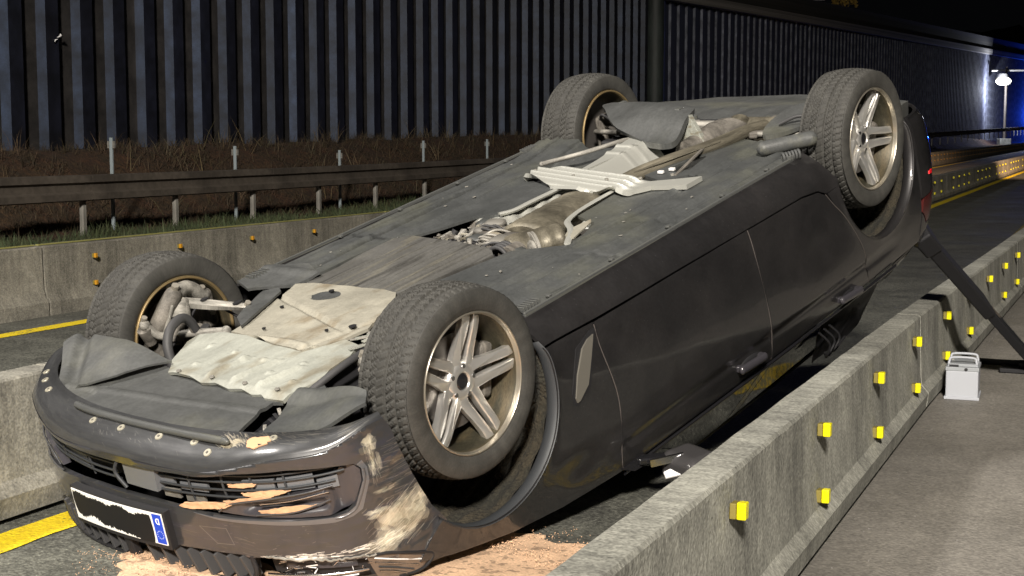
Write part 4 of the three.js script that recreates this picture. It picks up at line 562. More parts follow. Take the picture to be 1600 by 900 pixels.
// ---------------------------------------------------------------- tail: rounded bumper and hatch
const rX = spline([[-0.76, 3.66], [-0.66, 3.77], [-0.55, 3.875], [-0.40, 3.955], [-0.25, 3.985], [-0.1, 3.95], [0.0, 3.87], [0.06, 3.78]]);
function rmap(u, y, d = 0) { const a = Math.abs(u), s = Math.sign(u), xa = 3.35, xr = rX(y) - d, zm = zS(3.36, clamp(y, -0.66, -0.02)) + 0.004 - d - 0.05 * sst(0.0, 0.08, y) - 0.05 * sst(-0.6, -0.8, y); if (a >= 1) return [xa - (a - 1) * 0.6, y, s * zm]; const th = (a * Math.PI) / 2; return [xa + (xr - xa) * Math.cos(th) ** 0.8, y, s * zm * Math.sin(th) ** 0.8]; }
const rear = (name, poly, mat, d = 0, label) => part(car, name, sheet(poly, (u, y) => rmap(u, y, d), { cell: 0.02, cellB: 0.025, skirt: 0.02, out: [1, 0, 0], uv: (u, y) => [u * 1.3, y] }), mat, label);
rear('rear_bumper', [[-0.985, -0.005], [-0.5, -0.02], [0.5, -0.02], [0.985, -0.005], [0.985, -0.428], [0.6, -0.44], [-0.6, -0.44], [-0.985, -0.428]], M.paint);
rear('tailgate', [[-0.62, -0.446], [0.62, -0.446], [0.62, -0.75], [-0.62, -0.75]], M.paint);
for (const sg of [1, -1]) {
  const s = (p) => (sg > 0 ? p : neg(p));
  rear('tail_lamp', s([[0.63, -0.45], [0.97, -0.435], [0.985, -0.50], [0.93, -0.57], [0.63, -0.60]]), M.redLens, 0, 'dull red tail lamp at the rear corner');
  rear('rear_corner', s([[0.63, -0.607], [0.935, -0.578], [0.985, -0.51], [0.985, -0.66], [0.9, -0.72], [0.63, -0.75]]), M.paint);
  part(car, 'red_glint', sheet(s([[0.84, -0.325], [0.89, -0.32], [0.895, -0.335], [0.845, -0.342]]), (u, y) => rmap(u, y, -0.004), { cell: 0.01, skirt: 0.004, out: [1, 0, 0] }), M.redGlint ??= std({ color: lin(1, 0.02, 0.03), roughness: 0.25 }), 'small bright red patch painted as a lamp glint on the rear corner');  // glint of a red lamp on the paint, put in as a coloured patch
}
part(car, 'rear_undertray', sheet([[3.08, -0.62], [3.1, 0.62], [3.4, 0.84], [3.66, 0.76], [3.83, 0.5], [3.885, 0], [3.83, -0.5], [3.66, -0.76], [3.4, -0.84]], (x, z) => [x, 0.045 + 0.006 * sst(3.1, 3.4, x) - 0.066 * sst(3.3, 3.88, x) + 0.006 * Math.sin(z * 30) * sst(3.4, 3.3, x) + 0.006 * wob(x, z, 4, 43), z], { cell: 0.03, skirt: 0.16, out: [0, 1, 0], uv: (x, z) => [x, z] }), M.tray);
// ---------------------------------------------------------------- wheels
const wheelGeo = (() => {
  const TR = 0.339, N = 560; const sec = [];
  const S = (w, r, t = 0) => sec.push([w, r, t]);
  S(-0.1, 0.243); S(-0.112, 0.246); S(-0.118, 0.258); S(-0.122, 0.272); S(-0.1235, 0.288); S(-0.121, 0.304); S(-0.116, 0.317); S(-0.110, 0.326, 0.3);
  const n = 96; for (let i = 0; i <= n; i++) { const w = -0.105 + (0.21 * i) / n; S(w, TR - 1.05 * w * w - 0.9 * Math.max(0, Math.abs(w) - 0.085) ** 1.2, 1); }
  S(0.110, 0.326, 0.3); S(0.113, 0.322); S(0.116, 0.317); S(0.1185, 0.312); S(0.121, 0.304); S(0.1225, 0.296); S(0.1235, 0.288); S(0.123, 0.281); S(0.1222, 0.275); S(0.1215, 0.270); S(0.1205, 0.2655); S(0.1195, 0.2645); S(0.118, 0.258); S(0.115, 0.252); S(0.112, 0.246); S(0.1, 0.243);
  const pos = [], uv = [], id = []; const m = sec.length;
  const groove = (x, w) => sst(w, w * 0.55, Math.abs(x));
  for (let j = 0; j <= N; j++) { const th = (j / N) * Math.PI * 2; const c = th / (Math.PI * 2);
    for (let i = 0; i < m; i++) { let [w, r, t] = sec[i]; if (t === 1) { let g = 0; for (const q of [-0.062, -0.022, 0.022, 0.062]) g = Math.max(g, groove(w - q, 0.0065)); const aw = Math.abs(w), ph = c * 70; const rep = (x) => x - Math.round(x);
          if (aw > 0.064) { g = Math.max(g, groove(rep(ph + Math.sign(w) * aw * 14) / 70 * 2.13, 0.0045) * 0.75, groove(rep(ph * 4 + 0.5) / 280 * 2.13, 0.0016) * 0.45); } else if (aw > 0.024) { g = Math.max(g, groove(rep(ph + w * 22) / 70 * 2.13, 0.0052) * 0.9, groove(rep(ph * 3 + 0.5 + w * 30) / 210 * 2.13, 0.0015) * 0.4); } else g = Math.max(g, groove(rep(ph * 1.0 + 0.3 + w * 14) / 70 * 2.13, 0.003) * 0.6);
          r -= 0.0095 * g; } else if (t === 0.3) r -= 0.0012 * (0.5 + 0.5 * Math.cos(c * 70 * 6.283));
      pos.push(r * Math.cos(th), r * Math.sin(th), w); uv.push(c * 4, i / m * 1.2); } }
  for (let j = 0; j < N; j++) for (let i = 0; i < m - 1; i++) { const a = j * m + i, b = a + m; id.push(a, b, b + 1, a, b + 1, a + 1); }
  const tyre = new THREE.BufferGeometry(); tyre.setAttribute('position', new THREE.Float32BufferAttribute(pos, 3)); tyre.setAttribute('uv', new THREE.Float32BufferAttribute(uv, 2)); tyre.setIndex(id); tyre.computeVertexNormals();
  const lat = (pts, seg = 96) => { const g = new THREE.LatheGeometry(pts.map(([r, w]) => new THREE.Vector2(r, w)), seg); g.rotateX(Math.PI / 2); return g; }; // lathe axis -> z: y (w) becomes z
  const barrel = lat([[0.2405, -0.116], [0.232, -0.113], [0.226, -0.1], [0.222, -0.06], [0.208, -0.03], [0.206, 0.0], [0.214, 0.05], [0.230, 0.088], [0.236, 0.1]]);
  const lipO = lat([[0.233, 0.092], [0.2375, 0.1055], [0.2385, 0.112], [0.240, 0.1155], [0.2425, 0.1175], [0.246, 0.115], [0.2465, 0.106]]), lipI = lat([[0.246, -0.106], [0.246, -0.118], [0.241, -0.121], [0.235, -0.119], [0.2315, -0.112]]);
  const zr = (r) => 0.060 + 0.034 * sst(0.06, 0.225, r); // dished spokes
  const mk = (sgn) => { const L = [], R = []; const n2 = 14; const oc = spline([[0.05, 0.055], [0.085, 0.052], [0.13, 0.046], [0.19, 0.043], [0.2365, 0.043]]), ic = spline([[0.05, 0.010], [0.085, 0.014], [0.13, 0.0115], [0.19, 0.0095], [0.2365, 0.0085]]); for (let i = 0; i <= n2; i++) { const r = lerp(0.052, 0.2365, i / n2); L.push([oc(r), r]); R.push([ic(r), r]); } return [...L, ...R.reverse()].map(([x, y]) => [x * sgn, y]); };
  const spokes = [1, -1].map((sgn) => { const p = mk(sgn); if (sgn < 0) p.reverse(); const g = new THREE.ExtrudeGeometry(new THREE.Shape(p.map((q) => new THREE.Vector2(...q))), { depth: 0.022, bevelEnabled: true, bevelThickness: 0.006, bevelSize: 0.0045, bevelOffset: -0.0045, bevelSegments: 3 }); const a = g.attributes.position; for (let i = 0; i < a.count; i++) { const x = a.getX(i), y = a.getY(i), z = a.getZ(i), r = Math.hypot(x, y); const slope = -0.30 * Math.max(0, Math.abs(x) - 0.022); a.setZ(i, z - 0.028 + zr(r) + slope * sst(0.02, 0.028, z)); } return toCreasedNormals(g, 0.6); });
  const spoke = merge(spokes);
  const hub = lat([[0.0, 0.052], [0.03, 0.052], [0.031, 0.060], [0.036, 0.064], [0.05, 0.062], [0.062, 0.058], [0.072, 0.046], [0.074, 0.02]], 48), capg = lat([[0, 0.062], [0.02, 0.0615], [0.028, 0.058], [0.031, 0.05]], 40);
  const bolt = []; for (let k = 0; k < 5; k++) { const a = (k / 5) * 6.283 + Math.PI / 2; bolt.push(new THREE.CylinderGeometry(0.0085, 0.0085, 0.014, 6).rotateX(Math.PI / 2).translate(0.054 * Math.cos(a), 0.054 * Math.sin(a), 0.056)); }
  const disc = merge([lat([[0.05, 0.028], [0.165, 0.028], [0.168, 0.022], [0.168, 0.0], [0.165, -0.006], [0.05, -0.006]], 64), lat([[0.0, 0.04], [0.085, 0.04], [0.088, 0.0]], 48), lat([[0.0, -0.02], [0.19, -0.02]], 48)]);
  const cal = box(0.075, 0.2, 0.07, 0.15, 0.02, 0.0, 0.02);
  return { tyre, barrel, lipO, lipI, spoke, hub, capg, bolt, disc, cal };
})();
function makeWheel() {
  const g = new THREE.Group(); g.name = 'wheel';
  part(g, 'tyre', wheelGeo.tyre, M.rubber); part(g, 'rim', wheelGeo.barrel, M.rimIn); part(g, 'rim_edge', wheelGeo.lipO, M.rimLip); part(g, 'rim_edge', wheelGeo.lipI, M.rimGold);
  for (let k = 0; k < 5; k++) { const s = part(g, 'spoke', wheelGeo.spoke, M.rim); s.rotation.z = (k / 5) * Math.PI * 2; }
  part(g, 'hub', wheelGeo.hub, M.rim); part(g, 'hub_cap', wheelGeo.capg, M.blackGloss); for (const b of wheelGeo.bolt) part(g, 'wheel_bolt', b, M.chrome); part(g, 'brake_disc', wheelGeo.disc, M.disc); part(g, 'brake_caliper', wheelGeo.cal, M.cast);
  return g;
}
const wheel0 = makeWheel();
[[0, 1, -0.3], [WB, 1, -0.5], [0, -1, 0.5], [WB, -1, 0.8]].forEach(([x, sg, a], i) => { const w = i ? wheel0.clone() : wheel0; w.position.set(x, 0, sg * 0.79); w.rotation.set(0, sg > 0 ? 0 : Math.PI, 0); w.children.forEach((c) => {}); const spin = new THREE.Euler(0, sg > 0 ? 0 : Math.PI, a, 'YXZ'); w.rotation.copy(spin); w.userData.label = ['near front wheel with five double-spoke alloy rim', 'near rear wheel high in the air', 'far front wheel seen from its inner side', 'far rear wheel seen from its inner side'][i]; car.add(w); });
// ---------------------------------------------------------------- underside
const UY = 0.065;
const under = (name, poly, yf, mat, o = {}) => part(car, name, sheet(poly, (x, z) => [x, yf(x, z), z], { cell: 0.03, skirt: 0.006, out: [0, 1, 0], ...o }), mat, o.label);
// dark floor that closes the body behind the covers
under('floor_pan', [[-0.3, -0.5], [0.42, -0.5], [0.5, -0.77], [2.5, -0.77], [2.6, -0.5], [3.3, -0.5], [3.4, -0.78], [3.6, -0.75], [3.75, 0], [3.6, 0.75], [3.4, 0.78], [3.3, 0.5], [2.6, 0.5], [2.5, 0.77], [0.5, 0.77], [0.42, 0.5], [-0.3, 0.5]], (x, z) => -0.01 - 0.15 * sst(0.34, 0.2, Math.abs(z - 0.06)) * sst(0.7, 0.95, x) - 0.1 * sst(2.5, 2.7, x), M.black, { cell: 0.04, skirt: 0 });
under('engine_bay_floor', [[-0.74, -0.5], [-0.3, -0.5], [-0.3, 0.5], [-0.74, 0.5], [-0.8, 0]], () => -0.03, M.black, { cell: 0.1, skirt: 0 });
// front tray with its rolled front edge
under('front_undertray', [[-0.36, -0.30], [-0.43, 0.42], [-0.444, 0.385], [-0.52, 0.40], [-0.60, 0.43], [-0.68, 0.465], [-0.747, 0.50], [-0.756, 0.447], [-0.768, 0.25], [-0.772, 0.07], [-0.766, -0.15], [-0.745, -0.311], [-0.69, -0.47], [-0.62, -0.60], [-0.50, -0.66], [-0.38, -0.60], [-0.33, -0.45]], (x, z) => UY + 0.016 * bump(x, -0.772 + 0.05 * Math.max(0, -z - 0.1) ** 2 * 6, 0.04) - 0.022 * sst(-0.74, -0.70, x) * 0.6 + 0.01 * wob(x, z, 4, 51) + 0.006 * bump(x - 0.1 * z, -0.55, 0.03) - 0.012 * bump(z, -0.42, 0.02) * sst(-0.5, -0.6, x) + 0.03 * sst(-0.05, 0.3, x + 0.4), M.tray, { cell: 0.012, skirt: 0.012 });
under('tray_flap', [[-0.34, -0.30], [-0.36, -0.55], [-0.365, -0.83], [-0.44, -0.845], [-0.53, -0.74], [-0.655, -0.60], [-0.60, -0.48], [-0.52, -0.40]], (x, z) => UY + 0.006 + 0.075 * sst(-0.62, -0.36, x) * sst(-0.25, -0.55, z) - 0.03 * bump(z + x * 0.9, -1.12, 0.06) + 0.008 * wob(x, z, 6, 52), M.tray, { cell: 0.014, skirt: 0.008, label: 'raised flap of the front tray by the far front wheel' });
under('front_undertray', [[-0.452, 0.478], [-0.42, 0.485], [-0.30, 0.466], [-0.296, 0.49], [-0.34, 0.56], [-0.375, 0.62], [-0.383, 0.80], [-0.44, 0.85], [-0.55, 0.79], [-0.64, 0.715], [-0.728, 0.645], [-0.705, 0.60], [-0.62, 0.56], [-0.56, 0.545]], (x, z) => UY + 0.004 + 0.05 * sst(0.55, 0.78, z) * sst(-0.62, -0.42, x) + 0.03 * bump(x - z * 0.2, -0.5, 0.07) + 0.010 * wob(x, z, 7, 53), M.trayDark, { cell: 0.012, skirt: 0.012, label: 'torn dark tray corner in front of the near front wheel' });
under('torn_piece', [[-0.45, 0.405], [-0.448, 0.455], [-0.60, 0.52], [-0.73, 0.58], [-0.735, 0.53], [-0.60, 0.455]], (x, z) => UY - 0.045 + 0.03 * wob(x, z, 14, 54), M.blackGloss, { cell: 0.012, skirt: 0.004 });
// torn plastic strips in the gap
for (let i = 0; i < 7; i++) { const x = -0.46 - i * 0.038, z = 0.43 + i * 0.02; part(car, 'torn_strip', bar([x, UY - 0.02, z], [x - rr(0.01, 0.05), UY - 0.035, z + rr(0.02, 0.06)], 0.012, 0.003, [0, 1, 0], 0.001), i % 3 ? M.black : M.castPale); }
// pale metal shield under the engine, in two pieces
const dimple = (x, z, px, pz, w = 0.02) => bump(Math.hypot(x - px, z - pz), 0, w);
const panY = (x, z) => { let y = UY + 0.012 + 0.012 * wob(x, z, 3, 55) + 0.004 * wob(x, z, 12, 56);
  for (const [a, b, c, d] of [[-0.40, -0.02, -0.22, 0.02], [-0.40, 0.12, -0.2, 0.16], [-0.40, 0.26, -0.22, 0.30]]) { const t = clamp((x - a) / (c - a)); const zz = lerp(b, d, t); y += 0.017 * bump(z, zz, 0.02) * sst(a - 0.02, a + 0.02, x) * sst(c + 0.02, c - 0.02, x); }
  for (const [px, pz] of [[-0.33, -0.17], [-0.2, -0.1], [-0.22, 0.09], [-0.30, 0.21], [-0.2, 0.28], [-0.33, 0.36], [-0.16, -0.3], [-0.25, 0.02]]) y += 0.010 * dimple(x, z, px, pz, 0.022);
  return y - 0.02 * sst(-0.18, -0.32, z) * sst(-0.05, -0.2, x) - 0.05 * sst(-0.40, -0.445, x) * 0.3; };
under('engine_shield', [[-0.41, -0.235], [-0.30, -0.36], [-0.155, -0.45], [-0.10, -0.44], [-0.06, -0.33], [-0.058, -0.20], [-0.095, 0.0], [-0.111, 0.177], [-0.07, 0.205], [0.03, 0.26], [-0.0, 0.36], [-0.08, 0.40], [-0.2, 0.42], [-0.29, 0.46], [-0.435, 0.43], [-0.44, 0.34], [-0.428, 0.31], [-0.438, 0.27], [-0.424, 0.2], [-0.434, 0.14], [-0.42, 0.05], [-0.43, -0.02], [-0.415, -0.1]], panY, M.pan, { cell: 0.011, skirt: 0.014, label: 'pale dented metal shield under the engine, front piece' });
under('engine_shield', [[-0.052, -0.20], [-0.05, -0.30], [0.06, -0.32], [0.216, -0.374], [0.343, -0.425], [0.44, -0.467], [0.471, -0.394], [0.49, 0.007], [0.474, 0.094], [0.40, 0.16], [0.25, 0.22], [0.14, 0.27], [0.035, 0.252], [-0.06, 0.197], [-0.103, 0.17], [-0.088, 0.0]], (x, z) => UY + 0.014 + 0.007 * wob(x, z, 5, 57) + 0.005 * wob(x, z, 18, 58) - 0.014 * bump(x + z * 0.35, 0.16, 0.02) * sst(0.25, 0.1, z) + 0.008 * bump(x, -0.05 - 0.1 * Math.abs(z), 0.02) - 0.012 * bump(Math.hypot((x - 0.37), (z + 0.21) * 0.6), 0, 0.055) - 0.006 * bump(z - 0.3 * x, 0.18, 0.018), M.panRear ??= std({ map: tPan, roughness: 0.7, metalness: 0.05, bumpMap: tStain, bumpScale: 0.006, color: lin(0.66, 0.63, 0.575) }), { cell: 0.011, skirt: 0.012, label: 'stained pale metal shield under the engine, rear piece' });
under('drain_cover', smooth([[0.33, -0.27], [0.40, -0.255], [0.42, -0.18], [0.385, -0.14], [0.335, -0.17], [0.32, -0.22]], 5), (x, z) => UY + 0.013 + 0.004 * wob(x, z, 20, 59), M.trayDark, { cell: 0.012, skirt: 0.006 });
for (const [x, z, r] of [[0.06, 0.13, 0.008], [0.2, -0.28, 0.009], [0.12, 0.21, 0.016], [0.40, -0.2, 0.012], [0.0, -0.16, 0.008]]) part(car, 'shield_hole', new THREE.CylinderGeometry(r, r * 0.8, 0.006, 12).translate(x, UY + 0.022, z), M.black);
for (const z of [-0.17, 0.02, 0.2, 0.37]) part(car, 'bolt_head', new THREE.CylinderGeometry(0.008, 0.010, 0.006, 8).translate(-0.405 + 0.01 * z, UY + 0.018, z), M.castPale);
part(car, 'tray_bead', tube([[-0.742, UY + 0.008, -0.33], [-0.762, UY + 0.010, -0.2], [-0.770, UY + 0.010, 0.05], [-0.766, UY + 0.010, 0.3], [-0.752, UY + 0.008, 0.505]], 0.0135, 60, 10), M.tray); part(car, 'tray_bead', new THREE.SphereGeometry(0.0135, 10, 8).scale(1, 1, 2).translate(-0.752, UY + 0.008, 0.505), M.tray);
// cover left of the shield, by the far wheel
under('arm_cover', [[-0.02, -0.27], [0.19, -0.36], [0.33, -0.43], [0.36, -0.475], [0.31, -0.52], [0.05, -0.38]], (x, z) => UY + 0.03 + 0.01 * wob(x, z, 8, 60), M.tray, { cell: 0.02, skirt: 0.01 });
under('side_cover', [[0.40, -0.80], [0.60, -0.80], [0.66, -0.62], [0.56, -0.44], [0.44, -0.47], [0.39, -0.56], [0.34, -0.66]], (x, z) => UY + 0.016 + 0.012 * wob(x, z, 9, 61) + 0.01 * bump(x, 0.56, 0.05), M.tray, { cell: 0.014, skirt: 0.012 });
// front middle cover with long ribs
const ribs = (x, z) => { let y = 0; for (const [c, k] of [[-0.36, 0.6], [-0.25, 0.8], [-0.17, 1], [-0.10, 0.9], [-0.015, 1], [0.03, 0.8], [0.07, 0.7]]) { const q = z - (x - 0.5) * 0.04; y += k * (-0.020 * bump(q, c, 0.0085) + 0.006 * bump(q, c + 0.022, 0.016)) * sst(0.49, 0.53, x) * sst(1.07, 1.0, x); } return y; };
under('gearbox_cover', [[0.478, 0.092], [0.95, 0.20], [1.03, 0.118], [1.07, -0.1], [1.098, -0.415], [1.04, -0.475], [0.85, -0.475], [0.68, -0.455], [0.49, -0.46], [0.482, -0.39], [0.497, 0.007]], (x, z) => UY + 0.006 + ribs(x, z) + 0.006 * wob(x, z, 4, 62), M.trayDrag, { cell: 0.02, cellB: 0.0045, skirt: 0.012 });
const swage = (x, z) => -0.016 * bump(Math.abs(z) - 0.045 * x, 0.555, 0.009) - 0.012 * bump(Math.abs(z) + 0.02 * x, 0.755, 0.008) - 0.010 * bump(Math.abs(z) - 0.05 * x, 0.42, 0.008) + 0.016 * bump(Math.abs(z), 0.60 + 0.03 * x, 0.035) + 0.012 * bump(Math.abs(z), 0.47, 0.03) + 0.010 * bump(Math.abs(z), 0.745, 0.02) - 0.010 * bump(x, 1.06, 0.012) * sst(0.5, 0.55, Math.abs(z)) + 0.01 * bump(Math.hypot((x - 1.75) * 0.6, Math.abs(z) - 0.56), 0, 0.07) + 0.007 * wob(x, z, 3, 63) + 0.004 * wob(x, z, 9, 64);
const dents = (x, z) => -0.006 * bump(x, 1.5, 0.03) * sst(0.5, 0.6, z) - 0.01 * Math.exp(-(((x - 0.75) / 0.1) ** 2 + ((z - 0.7) / 0.08) ** 2));
under('floor_cover', [[0.50, -0.475], [0.68, -0.47], [0.85, -0.488], [1.04, -0.488], [1.10, -0.42], [1.225, -0.357], [1.411, -0.285], [1.452, -0.202], [1.479, -0.150], [1.816, -0.140], [1.90, -0.30], [1.985, -0.47], [2.12, -0.50], [2.5, -0.30], [2.66, -0.22], [2.70, -0.35], [2.56, -0.52], [2.52, -0.797], [0.62, -0.797], [0.66, -0.62], [0.565, -0.46]], (x, z) => UY + swage(x, z) + 0.035 * sst(2.25, 2.6, x) * sst(-0.2, -0.6, z) - 0.055 * sst(0, 1, clamp((x - 2.12) / 0.06)) * sst(-0.56, -0.50, z), M.trayDark, { cell: 0.024, cellB: 0.0055, skirt: 0.012, label: 'dark grey floor cover, far side' });
const nearFloor = [[0.48, 0.102], [0.95, 0.212], [1.03, 0.225], [1.145, 0.427], [1.286, 0.42], [1.431, 0.357], [1.498, 0.226], [1.838, 0.200], [1.90, 0.33], [1.97, 0.50], [2.08, 0.50], [2.12, 0.40], [2.02, 0.31], [2.10, 0.17], [2.45, 0.24], [2.56, 0.27], [2.72, 0.34], [2.66, 0.50], [2.50, 0.60], [2.47, 0.797], [0.47, 0.797], [0.40, 0.74], [0.34, 0.56], [0.16, 0.44], [0.14, 0.30], [0.26, 0.235], [0.41, 0.17]];
under('floor_cover', keyhole(nearFloor, [[2.16, 0.30], [2.22, 0.24], [2.40, 0.255], [2.46, 0.285], [2.40, 0.32], [2.20, 0.355]]), (x, z) => UY + swage(x, z) + dents(x, z), M.trayDark, { cell: 0.024, cellB: 0.0055, skirt: 0.012, label: 'dark grey floor cover, near side' });
// edges, clips and little louvres by the sills
for (const sg of [1, -1]) {
  part(car, 'sill_flange', bar([0.42, UY + 0.006, sg * 0.795], [2.46, UY + 0.006, sg * 0.795], 0.012, 0.022, [0, 1, 0], 0.004), M.tray);
  for (const [x, z] of [[0.44, 0.76], [2.36, 0.78]]) for (let k = 0; k < 6; k++) part(car, 'louvre', box(0.006, 0.022, 0.05, x + k * 0.018, UY + 0.018, sg * z, 0.002), M.tray);
  for (const x of [0.6, 1.0, 1.4, 1.82, 2.2]) part(car, 'clip', box(0.02, 0.010, 0.02, x, UY + 0.014, sg * 0.77, 0.003), M.tray);
}
for (const [z, v] of [[-0.17, 0.42], [0.005, 0.42], [0.21, 0.42], [0.373, 0.40], [-0.60, 0.42], [-0.70, 0.42], [-0.78, 0.45], [0.66, 0.3], [0.46, 0.62]]) { // rings of the missing bumper screws, set in the lip
  let u = z; for (let k = 0; k < 40; k++) u += (z - lipMap(u, v)[2]) * 0.4; const p = lipMap(u, v), q = lipMap(u, v + 0.05), r = lipMap(u + 0.01, v); const a = V(q[0] - p[0], q[1] - p[1], q[2] - p[2]), b = V(r[0] - p[0], r[1] - p[1], r[2] - p[2]), n = a.cross(b).normalize(); if (n.y < 0) n.negate();
  const put = (g, d) => g.applyQuaternion(new THREE.Quaternion().setFromUnitVectors(V(0, 1, 0), n)).translate(p[0] + n.x * d, p[1] + n.y * d, p[2] + n.z * d);
  const s = part(car, 'bumper_screw', put(new THREE.CylinderGeometry(0.0135, 0.015, 0.003, 16), 0.0015), M.screw); part(s, 'screw_recess', put(new THREE.CylinderGeometry(0.0048, 0.0048, 0.002, 10), 0.003), M.cast);
}
for (let i = 0; i < 22; i++) { const x = rr(0.6, 2.4), z = (i % 2 ? 1 : -1) * rr(0.3, 0.75); part(car, 'mud_fleck', new THREE.SphereGeometry(rr(0.002, 0.006), 6, 4).scale(rr(1, 3), 0.4, rr(0.8, 1.6)).rotateY(rr(0, 3)).translate(x, UY + 0.006 + swage(x, z), z), M.castPale); }
// tunnel with exhaust
for (const [pl, mt] of [[[[0.95, -0.44], [1.40, -0.33], [1.40, 0.38], [1.14, 0.45], [0.92, 0.25]], M.cast], [[[1.40, -0.33], [2.0, -0.20], [2.05, 0.30], [1.5, 0.33], [1.40, 0.38]], M.shield]]) under('tunnel_shield', pl, (x, z) => -0.06 + 0.115 * sst(1.36, 1.41, x) * sst(0.10, 0.235, Math.abs(z - (0.03 + 0.02 * x))) + 0.008 * Math.sin(x * 60) * sst(0.08, 0.2, Math.abs(z - 0.05)) * sst(1.4, 1.5, x) + 0.004 * wob(x, z, 12, 66), mt, { cell: 0.014, skirt: 0 });
const ribbon = (pts, w) => { const cv = new THREE.CatmullRomCurve3(pts.map((p) => V(...p)), false, 'centripetal'); return sheet([[0, -1], [1, -1], [1, 1], [0, 1]], (t, b) => { const P = cv.getPoint(clamp(t)), T = cv.getTangent(clamp(t)); return [P.x - T.z * w * b * 0.5, P.y - 0.006 * b * b, P.z + T.x * w * b * 0.5]; }, { cell: 0.03, cellB: 0.4, skirt: 0.012, out: [0, 1, 0], eps: 0.01 }); };
part(car, 'shield_edge', ribbon([[1.44, UY + 0.014, -0.18], [1.50, UY + 0.014, -0.145], [1.62, UY + 0.016, -0.138], [1.84, UY + 0.014, -0.135]], 0.035), M.shield); part(car, 'shield_edge', ribbon([[1.15, UY + 0.012, 0.435], [1.30, UY + 0.016, 0.34], [1.40, UY + 0.014, 0.245], [1.5, UY + 0.014, 0.21], [1.6, UY + 0.014, 0.195], [1.84, UY + 0.016, 0.185]], 0.03), M.shield);
under('shield_flap', [[1.30, 0.33], [1.43, 0.352], [1.40, 0.375], [1.20, 0.43], [1.22, 0.37]], (x, z) => UY + 0.012 + 0.008 * wob(x, z, 12, 67), M.panRear, { cell: 0.02 });
{ // two silencer bodies, ribbed
  const body = (cx, cy, cz, L, a, b, yaw, ribs) => { const g = new THREE.CylinderGeometry(1, 1, L, 40, 40); const p = g.attributes.position; for (let i = 0; i < p.count; i++) { const t = p.getY(i) / L, e = clamp((0.5 - Math.abs(t)) * 9), k = Math.sqrt(1 - (1 - e) ** 2) * 0.22 + 0.78; const q = 1 + 0.022 * Math.sin(t * ribs * 6.283); p.setXYZ(i, p.getX(i) * b * k * q, p.getY(i), p.getZ(i) * a * k * q); } g.rotateZ(Math.PI / 2); g.computeVertexNormals(); g.rotateY(yaw); return g.translate(cx, cy, cz); };
  part(car, 'silencer', body(1.56, 0.022, 0.045, 0.50, 0.132, 0.062, 0.05, 7), M.exhaust, 'flat ribbed brown silencer in the exhaust tunnel'); part(car, 'catalyst', body(1.22, 0.03, 0.20, 0.25, 0.08, 0.062, -0.6, 4), M.exhaust, 'smaller brown exhaust canister in front of the silencer');
  part(car, 'canister_band', body(1.17, 0.032, 0.235, 0.022, 0.086, 0.068, -0.6, 0.1), M.castPale);
  part(car, 'exhaust_pipe', tube([[1.8, 0.0, 0.05], [2.02, 0.055, 0.10], [2.25, 0.07, 0.16], [2.54, 0.08, 0.275], [2.75, 0.09, 0.33], [2.9, 0.08, 0.36]], 0.034, 40, 14), M.exhaust); part(car, 'exhaust_pipe', tube([[1.1, -0.02, 0.26], [0.98, -0.03, 0.2], [0.8, -0.06, 0.14]], 0.03, 16, 12), M.exhaust);
}
part(car, 'canister_end', new THREE.SphereGeometry(0.066, 24, 14).scale(0.3, 0.8, 1.05).rotateY(-0.6).translate(1.122, 0.03, 0.268), M.castPale);
